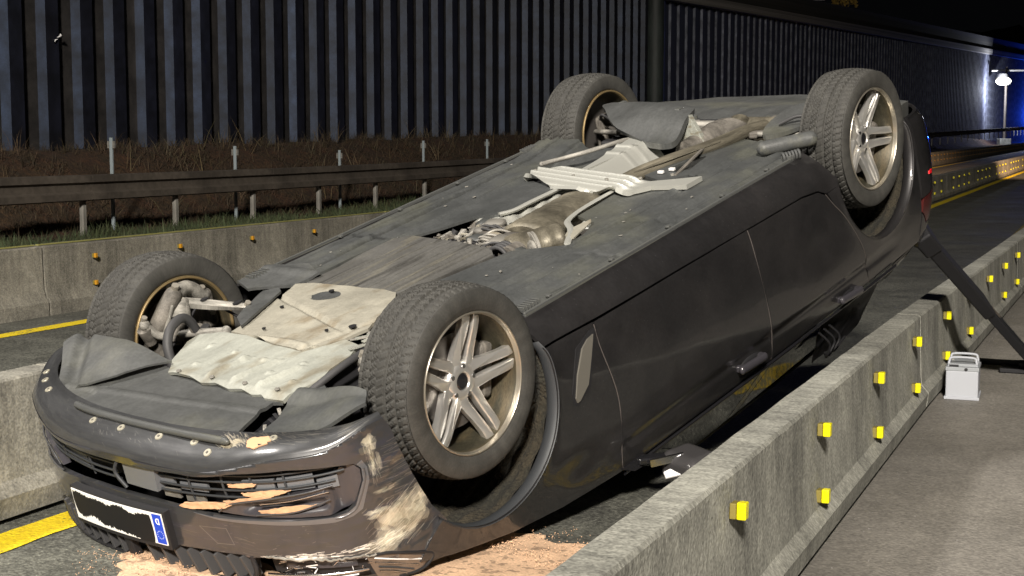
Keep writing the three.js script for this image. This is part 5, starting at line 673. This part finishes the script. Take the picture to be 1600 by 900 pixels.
{ // gearbox end, wiring and torn insulation in the front of the opening
  const s1 = seed; seed = 4242; const bits = group3(car, 'gearbox_end');
  for (let i = 0; i < 46; i++) { const t = rnd(), x = lerp(1.04, 1.42, t) + rr(-0.02, 0.05), z = lerp(0.1, -0.22, t) + rr(-0.14, 0.14) * (1 - t * 0.6); const g = new THREE.IcosahedronGeometry(rr(0.02, 0.05), 1), p = g.attributes.position; for (let k = 0; k < p.count; k++) { const q = 0.75 + 0.5 * vnoise(p.getX(k) * 60 + i, p.getY(k) * 60 + p.getZ(k) * 40, 999, 999, 3); p.setXYZ(k, p.getX(k) * q * 1.4, p.getY(k) * q * 0.6, p.getZ(k) * q); } const h = mergeVertices(g.deleteAttribute('normal').deleteAttribute('uv')); h.computeVertexNormals(); part(bits, 'casting', h.rotateY(rr(0, 3)).translate(x, rr(-0.01, 0.045), z), [M.castPale, M.cast, M.panRear, M.castPale, M.trayDark][i % 5]); }
  const hole = [[1.099, -0.405], [1.225, -0.35], [1.411, -0.28], [1.452, -0.2], [1.50, -0.06], [1.30, 0.06], [1.12, 0.20], [1.03, 0.2], [1.04, 0.0]];
  for (let i = 0, n = 0; i < 1500 && n < 190; i++) { const x = rr(1.02, 1.5), z = rr(-0.4, 0.22); if (!inside(hole, x, z)) continue; n++; const L = rr(0.015, 0.07), a = rr(-0.9, 0.9) + 0.5; const g = rnd() < 0.4 ? bar([x, rr(-0.03, 0.05), z], [x + Math.cos(a) * L, rr(-0.03, 0.05), z + Math.sin(a) * L], rr(0.008, 0.03), rr(0.006, 0.02), [0, 1, 0], 0.003) : rnd() < 0.5 ? new THREE.CylinderGeometry(rr(0.006, 0.018), rr(0.008, 0.02), rr(0.015, 0.05), 9).rotateX(rr(0, 1.5)).rotateY(rr(0, 3)).translate(x, rr(-0.01, 0.045), z) : rod([x, rr(-0.02, 0.04), z], [x + Math.cos(a) * L * 2, rr(-0.02, 0.05), z + Math.sin(a) * L * 2], rr(0.003, 0.009), 7); part(bits, 'small_casting', g, [M.castPale, M.panRear, M.cast, M.castPale, M.black, M.exhaust][n % 6]); }
  for (let i = 0; i < 9; i++) { const x = rr(1.0, 1.35), z = lerp(0.12, -0.2, (x - 1.0) / 0.4); part(bits, 'wire', tube([[x, 0.03, z - 0.08], [x + rr(-0.04, 0.06), 0.065, z], [x + rr(-0.06, 0.08), 0.04, z + 0.1]], 0.006, 14, 6), i % 2 ? M.hoseRubber : M.castPale); }
  part(bits, 'joint', new THREE.CylinderGeometry(0.05, 0.05, 0.08, 20).rotateZ(Math.PI / 2).translate(1.07, 0.03, 0.2), M.cast); for (let k = 0; k < 4; k++) part(bits, 'rubber_boot', new THREE.TorusGeometry(0.05, 0.01, 8, 20).rotateY(Math.PI / 2).translate(1.02 + k * 0.02, 0.03, 0.16), M.hoseRubber);
  seed = s1;
}
{ // pale cross brace: stepped strips, arms, and the tall shield behind it
  const br = group3(car, 'cross_brace', 'pale metal cross brace over the exhaust tunnel');
  const q0 = [[1.926, -0.411], [2.055, -0.40], [2.028, -0.133], [1.942, 0.202], [1.94, 0.275], [1.935, 0.321], [1.987, 0.437], [2.037, 0.532], [1.903, 0.536], [1.873, 0.364], [1.779, 0.299], [1.783, 0.024], [1.831, -0.157]];
  part(br, 'brace_plate', sheet(q0, (x, z) => { const c = (x - 1.96) * 0.93 + (z + 0.42) * 0.20; const w = sst(-0.47, -0.4, z) * sst(0.33, 0.2, z); return [x, UY + 0.026 + w * (0.017 * Math.sin(c * 130) + 0.006) + 0.002 * wob(x, z, 8, 68), z]; }, { cell: 0.006, cellB: 0.02, skirt: 0.022, out: [0, 1, 0] }), M.shield);
  for (const [x, z] of [[1.99, -0.40], [1.93, -0.12], [1.9, 0.1], [1.93, 0.27], [2.0, 0.40]]) part(br, 'bolt_head', new THREE.CylinderGeometry(0.009, 0.010, 0.008, 8).translate(x, UY + 0.04, z), M.castPale);
  const sh = (a, b) => { const x = lerp(2.03, 2.52, b) + 0.02 * a; const c = lerp(-0.13, -0.10, b) + lerp(0.02, 0.17, sst(0, 1, a)) * lerp(0.8, 0.85, b); return [x, lerp(UY + 0.035 + 0.015 * sst(0.3, 1, b), UY - 0.10, sst(0.05, 0.9, a)) + 0.007 * bump(a, 0.5, 0.5) + 0.006 * bump(b, 0.55, 0.05) + 0.006 * bump(b, 0.75, 0.05), c]; };
  part(car, 'heat_shield', sheet([[0, 0], [1, 0], [1, 1], [0, 1]], sh, { cell: 0.05, cellB: 0.03, skirt: 0.006, out: [0, 0.4, 1] }), M.shield, 'pale curved heat shield behind the cross brace');
  part(car, 'heat_shield', sheet([[2.03, -0.16], [2.56, -0.21], [2.545, -0.10], [2.3, -0.06], [2.04, -0.06]], (x, z) => [x, UY + 0.035 + 0.015 * sst(2.15, 2.5, x) + 0.012 * bump(x, 2.40, 0.03) + 0.01 * bump(x, 2.30, 0.03) - 0.05 * sst(-0.11, -0.06, z), z], { cell: 0.02, skirt: 0.01, out: [0, 1, 0] }), M.shield);
}
part(car, 'side_rod', cap(tube([[2.135, UY + 0.025, -0.478], [2.3, UY + 0.03, -0.365], [2.47, UY + 0.045, -0.245], [2.54, UY + 0.04, -0.22]], 0.012, 24, 8), [2.135, UY + 0.025, -0.478], [2.54, UY + 0.04, -0.22], 0.013), M.castPale, 'thin pale rod across the far floor cover');
part(car, 'tank_strap', bar([2.07, UY + 0.02, 0.12], [2.56, UY + 0.035, 0.30], 0.035, 0.008), M.exhaust); part(car, 'tank_strap', bar([2.10, UY - 0.0, 0.34], [2.46, UY + 0.025, 0.27], 0.018, 0.01), M.cast);
for (const [x, z] of [[2.12, 0.25], [2.17, 0.28]]) part(car, 'bright_clip', box(0.02, 0.014, 0.03, x, UY + 0.01, z, 0.004), M.white);
under('tank_shell', [[2.02, -0.5], [2.62, -0.22], [2.62, 0.32], [2.1, 0.36], [2.02, 0.1]], (x, z) => UY - 0.055 + 0.012 * wob(x, z, 5, 69), M.trayDark, { cell: 0.03, skirt: 0 });
// ---------------------------------------------------------------- rear axle region
under('rear_arm_cover', smooth([[2.74, -0.50], [2.86, -0.60], [3.02, -0.60], [3.085, -0.54], [3.02, -0.33], [2.92, -0.12], [2.79, 0.03], [2.56, 0.10], [2.45, 0.10], [2.43, 0.04], [2.50, -0.16], [2.57, -0.33]], 5), (x, z) => 0.165 + 0.065 * Math.exp(-(((x - 2.76) / 0.2) ** 2 + ((z + 0.24 + (x - 2.76) * 1.1) / 0.42) ** 2)) - 0.05 * sst(2.62, 2.45, x) - 0.03 * sst(2.95, 3.08, x) + 0.008 * wob(x, z, 6, 70) - 0.012 * bump(Math.hypot(x - 2.86, z + 0.46), 0, 0.03), M.tray, { cell: 0.016, skirt: 0.03, label: 'large dark cover over the far rear suspension arm' });
for (const [x, z] of [[2.85, -0.46], [2.72, -0.02]]) part(car, 'cover_boss', box(0.05, 0.02, 0.035, x, 0.212, z, 0.008), M.tray);
under('rear_arm_cover', smooth([[2.66, 0.50], [2.80, 0.42], [2.98, 0.42], [3.12, 0.50], [3.20, 0.62], [3.0, 0.66], [2.8, 0.60]], 5), (x, z) => 0.10 + 0.05 * sst(2.7, 3.15, x) + 0.006 * wob(x, z, 8, 71), M.tray, { cell: 0.018, skirt: 0.02, label: 'dark cover over the near rear suspension arm' });
part(car, 'subframe_bracket', sheet([[0, 0], [1, 0], [0.85, 0.4], [0.5, 1], [0.12, 0.9], [0, 0.5]], (a, b) => [2.62 + 0.03 * b, UY - 0.01 + 0.15 * b, 0.02 + 0.16 * a * (1 - 0.2 * b)], { cell: 0.1, skirt: 0.03, out: [-1, 0.3, 0.3], eps: 0.02 }), M.pan, 'pale upright bracket by the rear axle'); part(car, 'bracket_bolt', new THREE.CylinderGeometry(0.016, 0.016, 0.02, 12).rotateZ(Math.PI / 2).translate(2.63, UY + 0.09, 0.055), M.chrome);
part(car, 'differential', new THREE.SphereGeometry(0.12, 28, 18).scale(1.3, 0.65, 1).translate(2.88, 0.04, 0.13), M.cast); part(car, 'differential_neck', rod([2.55, 0.035, 0.1], [2.8, 0.045, 0.13], 0.06, 18, 0.085), M.cast); part(car, 'drive_shaft', rod([2.93, 0.03, -0.65], [2.93, 0.03, 0.65], 0.022, 12), M.cast);
part(car, 'subframe', bar([2.68, 0.03, -0.5], [2.68, 0.03, 0.5], 0.07, 0.06, [0, 1, 0], 0.02), M.black); part(car, 'subframe', bar([3.06, 0.03, -0.5], [3.06, 0.03, 0.5], 0.07, 0.06, [0, 1, 0], 0.02), M.castPale);
for (const sg of [1, -1]) { const g = group3(car, 'rear_suspension'); part(g, 'lower_arm', bar([2.75, 0.075, sg * 0.35], [2.93, 0.06, sg * 0.66], 0.05, 0.035, [0, 1, 0], 0.012), M.cast); part(g, 'lower_arm', bar([3.07, 0.07, sg * 0.3], [3.0, 0.05, sg * 0.66], 0.04, 0.035, [0, 1, 0], 0.012), M.cast); part(g, 'track_rod', rod([2.72, 0.09, sg * 0.42], [2.86, 0.05, sg * 0.68], 0.014, 10), M.castPale); part(g, 'hub_carrier', box(0.16, 0.2, 0.07, 2.95, 0.03, sg * 0.665, 0.03), M.cast); part(g, 'brake_hose', tube([[2.8, 0.12, sg * 0.5], [2.84, 0.15, sg * 0.6], [2.9, 0.09, sg * 0.67]], 0.009, 16, 6), M.hoseRubber); part(g, 'coil_spring', new THREE.TubeGeometry(new THREE.CatmullRomCurve3(Array.from({ length: 50 }, (_, i) => V(2.86 + 0.05 * Math.cos(i * 0.6), -0.13 + i * 0.0036, sg * 0.52 + 0.05 * Math.sin(i * 0.6)))), 150, 0.007, 6), M.hoseRubber); }
part(car, 'rear_silencer', new THREE.CylinderGeometry(0.09, 0.09, 0.42, 30).scale(1.2, 1, 1).rotateX(Math.PI / 2).translate(3.02, 0.0, 0.34), M.exhaust); part(car, 'silencer_end', new THREE.SphereGeometry(0.055, 18, 12).scale(1.2, 0.8, 1).translate(2.97, 0.075, 0.16), M.exhaust);
for (const [x, z] of [[3.13, 0.06], [3.13, 0.26], [3.12, -0.22]]) part(car, 'tray_post', rod([x, -0.03, z], [x, 0.07, z], 0.035, 14, 0.03), M.tray);
for (const [z, w] of [[0.16, 0.07], [0.34, 0.05], [-0.06, 0.16]]) part(car, 'tray_slot', box(0.012, 0.05, w, 3.07, 0.04, z, 0.004), M.black);
part(car, 'underfloor_damper', cap(rod([2.44, UY + 0.038, 0.62], [2.60, UY + 0.042, 0.775], 0.036, 18), [2.44, UY + 0.038, 0.62], [2.60, UY + 0.042, 0.775], 0.036), M.tray, 'dark cylinder at the rear end of the near sill'); for (let k = 0; k < 6; k++) part(car, 'hose_ring', new THREE.TorusGeometry(0.018, 0.007, 7, 16).rotateY(0.8).translate(2.36 + k * 0.014, UY + 0.02, 0.765 + k * 0.008), M.tray);
// ---------------------------------------------------------------- front suspension, both sides
for (const sg of [1, -1]) {
  const g = group3(car, 'front_suspension'); const q = (x, y, z) => [x, y, sg * z];
  part(g, 'lower_arm', sheet([[0, -0.5], [0.12, -0.62], [0.5, -0.5], [1, -0.3], [1, 0.3], [0.5, 0.42], [0.12, 0.55], [0, 0.5]], (a, b) => [lerp(-0.01, 0.235, a) + b * 0.06, lerp(0.165, 0.055, a) + 0.012 * bump(b, 0, 0.55) - 0.004 * b, sg * lerp(0.63, 0.37, a)], { cell: 0.05, cellB: 0.08, skirt: 0.02, out: [0, 1, 0], eps: 0.02 }), M.castPale, sg < 0 ? 'pale wishbone arm at the far front wheel' : null);
  for (const [a, b] of [[0.25, 0.012], [0.6, 0.014]]) part(g, 'arm_hole', new THREE.CylinderGeometry(b, b, 0.006, 10).scale(1.6, 1, 1).translate(lerp(-0.01, 0.235, a), lerp(0.165, 0.055, a) + 0.013, sg * lerp(0.63, 0.37, a)), M.black);
  part(g, 'knuckle', cap(tube([q(-0.05, 0.20, 0.62), q(-0.10, 0.15, 0.63), q(-0.15, 0.06, 0.66), q(-0.14, -0.02, 0.67)], 0.036, 24, 12), q(-0.05, 0.20, 0.62), q(-0.14, -0.02, 0.67), 0.036), M.cast); part(g, 'knuckle', cap(tube([q(-0.03, 0.20, 0.63), q(0.05, 0.19, 0.66), q(0.12, 0.13, 0.67)], 0.032, 18, 12), q(-0.03, 0.2, 0.63), q(0.12, 0.13, 0.67), 0.032), M.castPale);
  part(g, 'caliper', box(0.09, 0.17, 0.08, 0.12, 0.07, sg * 0.69, 0.025), M.cast);
  part(g, 'ball_joint', rod(q(-0.06, 0.10, 0.60), q(-0.015, 0.165, 0.63), 0.045, 16, 0.035), M.castPale); part(g, 'ball_joint', rod(q(-0.13, 0.03, 0.58), q(-0.08, 0.10, 0.60), 0.03, 14, 0.038), M.cast);
  for (let k = 0; k < 4; k++) { const r = new THREE.TorusGeometry(0.036 - k * 0.003, 0.006, 8, 20).rotateX(1.0).rotateZ(0.6); part(g, 'rubber_boot', r.translate(-0.07 - k * 0.013, 0.088 - k * 0.018, sg * (0.60 - k * 0.004)), M.hoseRubber); }
  part(g, 'drive_joint', new THREE.SphereGeometry(0.06, 18, 12).translate(0, 0.0, sg * 0.6), M.cast); part(g, 'drive_shaft', rod(q(0, 0, 0.62), q(0.02, 0.0, 0.3), 0.02, 10), M.cast);
  part(g, 'tie_rod', cap(tube([q(-0.21, 0.135, 0.62), q(-0.17, 0.075, 0.6), q(-0.10, 0.06, 0.56), q(0.0, 0.05, 0.4)], 0.017, 20, 8), q(-0.21, 0.135, 0.62), q(0, 0.05, 0.4), 0.022), M.castPale); part(g, 'rod_end', rod(q(-0.215, 0.12, 0.625), q(-0.19, 0.05, 0.635), 0.03, 14, 0.022), M.cast);
  if (sg < 0) part(g, 'stabiliser_bar', tube([q(-0.26, -0.02, 0.42), q(-0.245, 0.075, 0.45), q(-0.20, 0.13, 0.47), q(-0.13, 0.145, 0.49), q(-0.085, 0.115, 0.50), q(-0.06, 0.06, 0.51)], 0.019, 40, 12), M.hoseRubber); part(g, 'drop_link', rod(q(-0.085, 0.115, 0.50), q(-0.02, -0.1, 0.55), 0.014, 10), M.cast);
  for (const [x, y, z, r] of [[-0.045, 0.235, 0.6, 0.016], [0.115, 0.165, 0.655, 0.013], [-0.16, 0.06, 0.63, 0.014], [-0.21, 0.16, 0.615, 0.012], [0.13, 0.06, 0.64, 0.012], [0.16, 0.10, 0.44, 0.013]]) part(g, 'bolt_head', new THREE.CylinderGeometry(r, r, 0.022, 6).rotateX(0.6).translate(x, y, sg * z), M.chromeDull ??= std({ color: lin(0.45, 0.42, 0.36), roughness: 0.45, metalness: 0.6 }));
  part(g, 'sensor_cable', tube([q(0.16, 0.03, 0.5), q(0.08, 0.12, 0.56), q(0.02, 0.13, 0.58), q(-0.06, 0.02, 0.62)], 0.006, 24, 6), M.black); part(g, 'knuckle_rib', bar(q(-0.085, 0.175, 0.592), q(-0.15, 0.045, 0.62), 0.012, 0.02, [0, 0, sg], 0.004), M.castPale); part(g, 'dust_plate', new THREE.CylinderGeometry(0.17, 0.17, 0.004, 40, 1, false, 0.3, 4.6).rotateX(Math.PI / 2).translate(0.0, 0, sg * 0.735), M.cast);
  part(g, 'damper', rod(q(0.0, 0.05, 0.56), q(0.03, -0.35, 0.55), 0.035, 14), M.hoseRubber);
}
part(car, 'coolant_hose', tube([[-0.36, 0.06, 0.47], [-0.22, 0.10, 0.50], [-0.08, 0.10, 0.48], [0.02, 0.07, 0.44]], 0.013, 30, 10), M.hoseRubber);
for (let i = 0; i < 10; i++) part(car, 'bay_casting', box(rr(0.05, 0.12), rr(0.04, 0.08), rr(0.04, 0.1), rr(-0.28, 0.1), rr(-0.05, 0.03), rr(0.44, 0.56), 0.012).rotateY(0), [M.cast, M.castPale, M.black][i % 3]);
for (let i = 0; i < 12; i++) part(car, 'bracket_strip', bar([rr(-0.1, 0.1), UY + 0.02, rr(0.3, 0.4)], [rr(0.02, 0.2), UY + rr(0.0, 0.03), rr(0.32, 0.44)], rr(0.012, 0.03), 0.006, [0, 1, 0], 0.002), i % 2 ? M.castPale : M.pan);
// ---------------------------------------------------------------- fender vent, handles, mirror
part(car, 'vent_recess', sheet([[0.663, -0.060], [0.635, -0.058], [0.535, -0.09], [0.452, -0.235], [0.452, -0.28], [0.47, -0.29], [0.56, -0.25]], (x, y) => [x, y, zS(x, y) + 0.0025], { cell: 0.02, skirt: 0.004, out: [0, 0, 1] }), M.black);
part(car, 'fender_vent', sheet([[0.640, -0.074], [0.602, -0.080], [0.561, -0.10], [0.50, -0.18], [0.462, -0.255], [0.466, -0.274], [0.482, -0.272], [0.545, -0.235]], (x, y) => [x, y, zS(x, y) + 0.009 - 0.004 * wob(x, y, 4, 3)], { cell: 0.012, skirt: 0.01, out: [0, 0, 1] }), M.ventPlate ??= std({ color: lin(0.2, 0.19, 0.165), roughness: 0.45, metalness: 0.4 }), 'grey slanted vent plate behind the near front wheel');
for (const [x, y] of [[1.63, -0.605], [2.545, -0.640]]) { const g = group3(car, 'door_handle'); const e = new THREE.SphereGeometry(1, 28, 16); e.scale(0.085, 0.030, 0.012); e.rotateZ(-0.04); part(g, 'handle_bowl', e.translate(x + 0.02, y - 0.005, zS(x, y) - 0.002), M.black); const c = new THREE.CapsuleGeometry(0.017, 0.18, 8, 16).rotateZ(Math.PI / 2 - 0.06); c.scale(1, 1.15, 0.8); part(g, 'handle_grip', c.translate(x, y, zS(x, y) + 0.026), M.purpleGloss); part(g, 'handle_foot', box(0.03, 0.03, 0.03, x - 0.08, y + 0.005, zS(x, y) + 0.008, 0.008), M.purpleGloss); part(g, 'handle_foot', box(0.04, 0.03, 0.03, x + 0.085, y - 0.005, zS(x, y) + 0.008, 0.008), M.purpleGloss); }
{
  const g = group3(car, 'door_mirror', 'dark door mirror hanging upside down beside the barrier');
  const e = new RoundedBoxGeometry(0.17, 0.135, 0.21, 5, 0.045), p = e.attributes.position; for (let i = 0; i < p.count; i++) { const z = p.getZ(i), x = p.getX(i), y = p.getY(i); p.setXYZ(i, x * (1 - 0.5 * Math.max(0, z)) - 0.25 * z * z, y * (1 - 0.9 * Math.max(0, z)) * (x < 0 ? 1 - 0.9 * Math.abs(x) : 1), z); } e.computeVertexNormals(); e.rotateY(-0.25); e.rotateZ(-0.12);
  part(g, 'mirror_shell', e.translate(0.93, -0.735, 1.06), M.mirrorGrey ??= phy({ color: lin(0.055, 0.053, 0.055), roughness: 0.3, clearcoat: 0.8, clearcoatRoughness: 0.15 })); part(g, 'mirror_glass', box(0.004, 0.10, 0.18, 0, 0, 0, 0.002).rotateY(-0.2).translate(0.993, -0.745, 1.065), M.chrome);
  part(g, 'mirror_arm', bar([0.80, -0.675, 0.90], [0.93, -0.70, 1.0], 0.05, 0.028, [0, 1, 0], 0.01), M.blackGloss); part(g, 'mirror_foot', sheet([[0.68, -0.655], [0.83, -0.66], [0.86, -0.71], [0.76, -0.70]], (x, y) => [x, y, 0.915 - 0.1 * (x - 0.68) * 0], { cell: 0.05, skirt: 0.02, out: [0, 0, 1] }), M.blackGloss); part(g, 'turn_lamp', sheet([[0, 0], [1, 0], [1, 1], [0, 1]], (a, b) => [0.80 + 0.10 * a, -0.665 - 0.03 * b, 0.965 + 0.09 * a], { cell: 0.3, skirt: 0.012, out: [0, 1, 1] }), M.chrome);
}
// dark wires and cloth hanging out of the rear window
{ const s1 = seed; seed = 31; for (let i = 0; i < 3; i++) { const x = 2.3 + i * 0.05; part(car, 'hanging_wire', tube([[x, -0.74, 0.885], [x + 0.06, -0.82, 0.90], [x + rr(0.05, 0.2), -0.90, 0.86], [x + rr(0.2, 0.35), -0.94, 0.78]], 0.006, 18, 6), M.black); } seed = s1; part(car, 'curtain_airbag', sheet([[2.35, -0.74], [3.0, -0.72], [2.95, -0.98], [2.5, -1.0]], (x, y) => [x, y, 0.86 - (y + 0.72) * -0.5 + 0.05 * wob(x, y, 6, 81)], { cell: 0.03, skirt: 0.004, out: [0, 0, 1] }), M.black); }
// orange absorbent stuck to the front
{
  const blob = (cx, cy, ru, ry, n, off, tilt = 0) => { const p = []; for (let i = 0; i < 26; i++) { const a = (i / 26) * 6.283, q = 0.75 + 0.4 * vnoise(i * 0.9, n, 23, 99, 9); p.push([cx + Math.cos(a) * ru * q, cy + Math.sin(a) * ry * q + Math.cos(a) * ru * tilt]); } return sheet(p, (u, y) => face(off - 0.004 * vnoise(u * 90, y * 90, 999, 999, 4))(u, y), { cell: 0.006, cellB: 0.004, skirt: 0.006, out: [-1, 0, 0] }); };
  for (const [cx, cy, ru, ry, off, tl] of [[0.385, -0.058, 0.05, 0.008, 0.02, 0.02], [0.46, -0.086, 0.085, 0.009, 0.02, 0.03], [0.26, -0.128, 0.085, 0.013, 0.002, 0.12], [0.40, -0.106, 0.09, 0.008, 0.014, 0.12], [0.52, -0.147, 0.10, 0.009, 0.018, 0.03]]) part(car, 'absorbent_smear', blob(cx, cy, ru, ry, cx * 10, off, tl), M.dirtSmear, 'orange absorbent granules stuck in the grille');
  const p = []; for (let i = 0; i < 26; i++) { const a = (i / 26) * 6.283, q = 0.75 + 0.4 * vnoise(i * 0.9, 3, 23, 99, 9); p.push([0.452 + Math.cos(a) * 0.042 * q, 0.42 + Math.sin(a) * 0.22 * q]); } part(car, 'absorbent_smear', sheet(p, (u, v) => { const a = lipMap(u, v); a[1] += 0.004; a[0] -= 0.002; return a; }, { cell: 0.006, cellB: 0.04, skirt: 0.004, out: [-0.6, 1, 0] }), M.dirtSmear, 'orange absorbent patch on the bumper edge');
}
// ---------------------------------------------------------------- absorbent on the road, battery, strut, litter
{
  const pts = [[-3.12, 3.95], [-3.0, 3.72], [-2.8, 3.3], [-2.2, 2.9], [-1.5, 2.75], [-1.2, 3.1], [-1.25, 3.8], [-1.45, 4.42], [-1.75, 4.62], [-2.1, 4.64], [-2.6, 4.7], [-2.95, 4.4]];
  const poly = smooth(pts, 8).map(([n, s], i) => [n + wob(i, 1, 0.5, 3) * 0.2, s + wob(i, 5, 0.5, 4) * 0.2]); let d;
  solo('absorbent_layer', sheet(poly, (n, s) => { const p = W(n, s, 0.008 + 0.006 * vnoise(n * 14 + 300, s * 14 + 300, 9999, 9999, 4) * sst(0, 0.5, vnoise(n * 5 + 90, s * 5 + 90, 999, 999, 6))); return p; }, { cell: 0.03, skirt: 0.012, out: [0, 1, 0], uv: (a, b) => [a * 1.3, b * 1.3] }), M.sand, 'orange absorbent granules spread on the road under the car\u2019s front', 'absorbent');
  const g = new THREE.IcosahedronGeometry(1, 0), im = shade(new THREE.InstancedMesh(g, std({ roughness: 1 }), 4500)), m = new THREE.Matrix4(), q = new THREE.Quaternion(), c = new THREE.Color();
  for (let i = 0; i < 4500; i++) { const k = Math.floor(rnd() * poly.length), t = 0.7 + 0.5 * rnd() ** 1.4; const f = rnd(), k2 = (k + 1) % poly.length, pn = lerp(poly[k][0], poly[k2][0], f), ps = lerp(poly[k][1], poly[k2][1], f); const n = -2.2 + (pn + 2.2) * t + rr(-0.02, 0.02), s = 3.9 + (ps - 3.9) * t + rr(-0.02, 0.02); const r = rr(0.0008, 0.0021) * (rnd() < 0.05 ? 1.6 : 1); q.setFromEuler(new THREE.Euler(rr(0, 6), rr(0, 6), 0)); m.compose(V(...W(n, s, 0.006 + (t < 1 ? 0.014 : 0))), q, V(r * rr(0.7, 1.6), r, r)); im.setMatrixAt(i, m); const v = rnd() < 0.12 ? 0.15 : rr(0.6, 1.1); im.setColorAt(i, c.setRGB(0.8 * v, 0.52 * v, 0.33 * v)); }
  im.name = 'absorbent_granules'; im.userData = { kind: 'stuff', label: 'loose orange absorbent granules round the layer on the road' }; scene.add(im);
}
{ // car battery standing at the foot of the barrier
  const t = thing('car_battery', 'white-grey car battery with carrying handle standing on the road by the barrier', 'battery'); t.position.set(...W(-0.80, 8.27, 0.004)); t.rotation.y = -AZ + 0.05;
  const w = 0.172, h = 0.162, d = 0.25;
  part(t, 'case', merge([box(w, h, d, 0, h / 2, 0, 0.008), box(w + 0.014, 0.016, d + 0.014, 0, 0.009, 0, 0.003)]), M.batteryCase);
  part(t, 'lid', merge([box(w + 0.006, 0.022, d + 0.004, 0, h + 0.008, 0, 0.004), box(w - 0.02, 0.018, d - 0.05, 0, h + 0.024, -0.01, 0.004)]), M.batteryLid);
  part(t, 'lid_slot', box(0.05, 0.02, 0.01, -0.045, h + 0.020, d / 2 - 0.012, 0.002), M.black); part(t, 'lid_emblem', new THREE.CylinderGeometry(0.009, 0.009, 0.006, 14).rotateX(Math.PI / 2).translate(0.02, h + 0.008, d / 2 + 0.003), M.black);
  for (const z of [d / 2 - 0.04, -d / 2 + 0.05]) { const x = w / 2 - 0.012; part(t, 'carrying_handle', tube([[-x, h + 0.015, z], [-x + 0.003, h + 0.045, z - 0.01], [-x + 0.02, h + 0.064, z - 0.016], [x - 0.02, h + 0.064, z - 0.016], [x - 0.003, h + 0.045, z - 0.01], [x, h + 0.015, z]], 0.007, 50, 8), M.batteryCase); }
  for (const x of [-0.06, 0.06]) part(t, 'terminal', new THREE.CylinderGeometry(0.009, 0.010, 0.02, 12).translate(x, h + 0.04, -0.06), M.steel);
}
{ // rescue strut that keeps the tail up
  const t = thing('support_strut', 'long black support strut leaning from the car\u2019s tail over the barrier to the road', 'strut'); const top = [...W(-1.0, 7.86, 0.93)], foot = [...W(-0.47, 9.28, 0.05)];
  const P = (k) => top.map((v, i) => lerp(v, foot[i], k)); const up = [0.3, 0.8, 0.6];
  part(t, 'outer_tube', bar(P(0), P(0.52), 0.17, 0.07, up, 0.012), M.strutDark); part(t, 'inner_tube', bar(P(0.45), P(0.99), 0.145, 0.05, up, 0.008), M.strut);
  part(t, 'side_rib', bar(P(0.40).map((v, i) => v + up[i] * 0.032), P(0.98).map((v, i) => v + up[i] * 0.026), 0.02, 0.012, up, 0.003), M.strut); part(t, 'locking_pin', bar(P(0.55).map((v, i) => v + up[i] * 0.03), P(0.62).map((v, i) => v + up[i] * 0.03), 0.03, 0.014, up, 0.004), M.steelBeam);
  part(t, 'head_fork', bar(P(-0.04), P(0.06), 0.19, 0.10, up, 0.015), M.strutDark);
  const b = box(0.36, 0.03, 0.3, 0, 0.02, 0, 0.008); b.rotateY(-AZ); part(t, 'base_plate', b.translate(...W(-0.50, 9.35, 0)), M.strutDark);
  part(t, 'foot_joint', new THREE.CylinderGeometry(0.03, 0.03, 0.2, 14).rotateZ(Math.PI / 2).rotateY(-AZ).translate(...foot), M.strutDark);
  solo('tension_strap', (() => { const a = foot, c = W(-1.02, 9.6, 0.03); return merge([tube([[a[0], 0.06, a[2]], [lerp(a[0], c[0], 0.5), 0.035, lerp(a[2], c[2], 0.5)], [c[0], 0.02, c[2]]], 0.02, 20, 8)]); })(), M.strutDark, 'dark strap lying on the road from the strut foot to the barrier', 'strap');
}
solo('mirror_shard', (() => { const g = new THREE.ExtrudeGeometry(new THREE.Shape([[0, 0], [0.05, 0.008], [0.03, 0.035], [0.005, 0.025]].map((p) => new THREE.Vector2(...p))), { depth: 0.004, bevelEnabled: false }); g.rotateX(-1.1); g.rotateY(0.4); g.translate(...W(-1.13, 3.72, 0.50)); return g; })(), M.white, 'small white shard on the barrier top under the door mirror', 'shard');
// leaves and grit on the near lane
[[0.35, 5.15, 0.035, 0.4], [0.14, 4.72, 0.03, 1.3], [0.75, 6.0, 0.02, 2.0], [0.55, 7.3, 0.02, 0.2]].forEach(([n, s, r, a], i) => { const g = new THREE.SphereGeometry(1, 12, 6); g.scale(r, 0.004, r * 0.45); g.rotateY(a); g.translate(...W(n, s, 0.010)); solo('fallen_leaf', g, M.leaf ??= std({ color: lin(0.07, 0.055, 0.03), roughness: 1 }), ['larger brown leaf on the lane at lower right', 'brown leaf nearest the bottom edge on the lane', 'small brown leaf to the right on the lane', 'small brown leaf below the battery on the lane'][i], 'leaf', 'leaves on the near lane'); });
{
  const g = new THREE.IcosahedronGeometry(1, 0), im = shade(new THREE.InstancedMesh(g, std({ color: lin(0.2, 0.19, 0.18), roughness: 1 }), 500)), m = new THREE.Matrix4(), q = new THREE.Quaternion();
  for (let i = 0; i < 500; i++) { const s = 3.6 + 9 * rnd() ** 1.4, n = rnd() < 0.45 ? -0.86 + 0.25 * rnd() ** 2 : rr(-0.85, 2.2); const r = rr(0.001, 0.003); q.setFromEuler(new THREE.Euler(rr(0, 6), rr(0, 6), 0)); m.compose(V(...W(n, s, 0.006)), q, V(r, r * 0.7, r)); im.setMatrixAt(i, m); }
  im.name = 'grit'; im.userData = { kind: 'stuff', label: 'grit along the barrier foot' }; scene.add(im);
}
renderer.render(scene, camera);
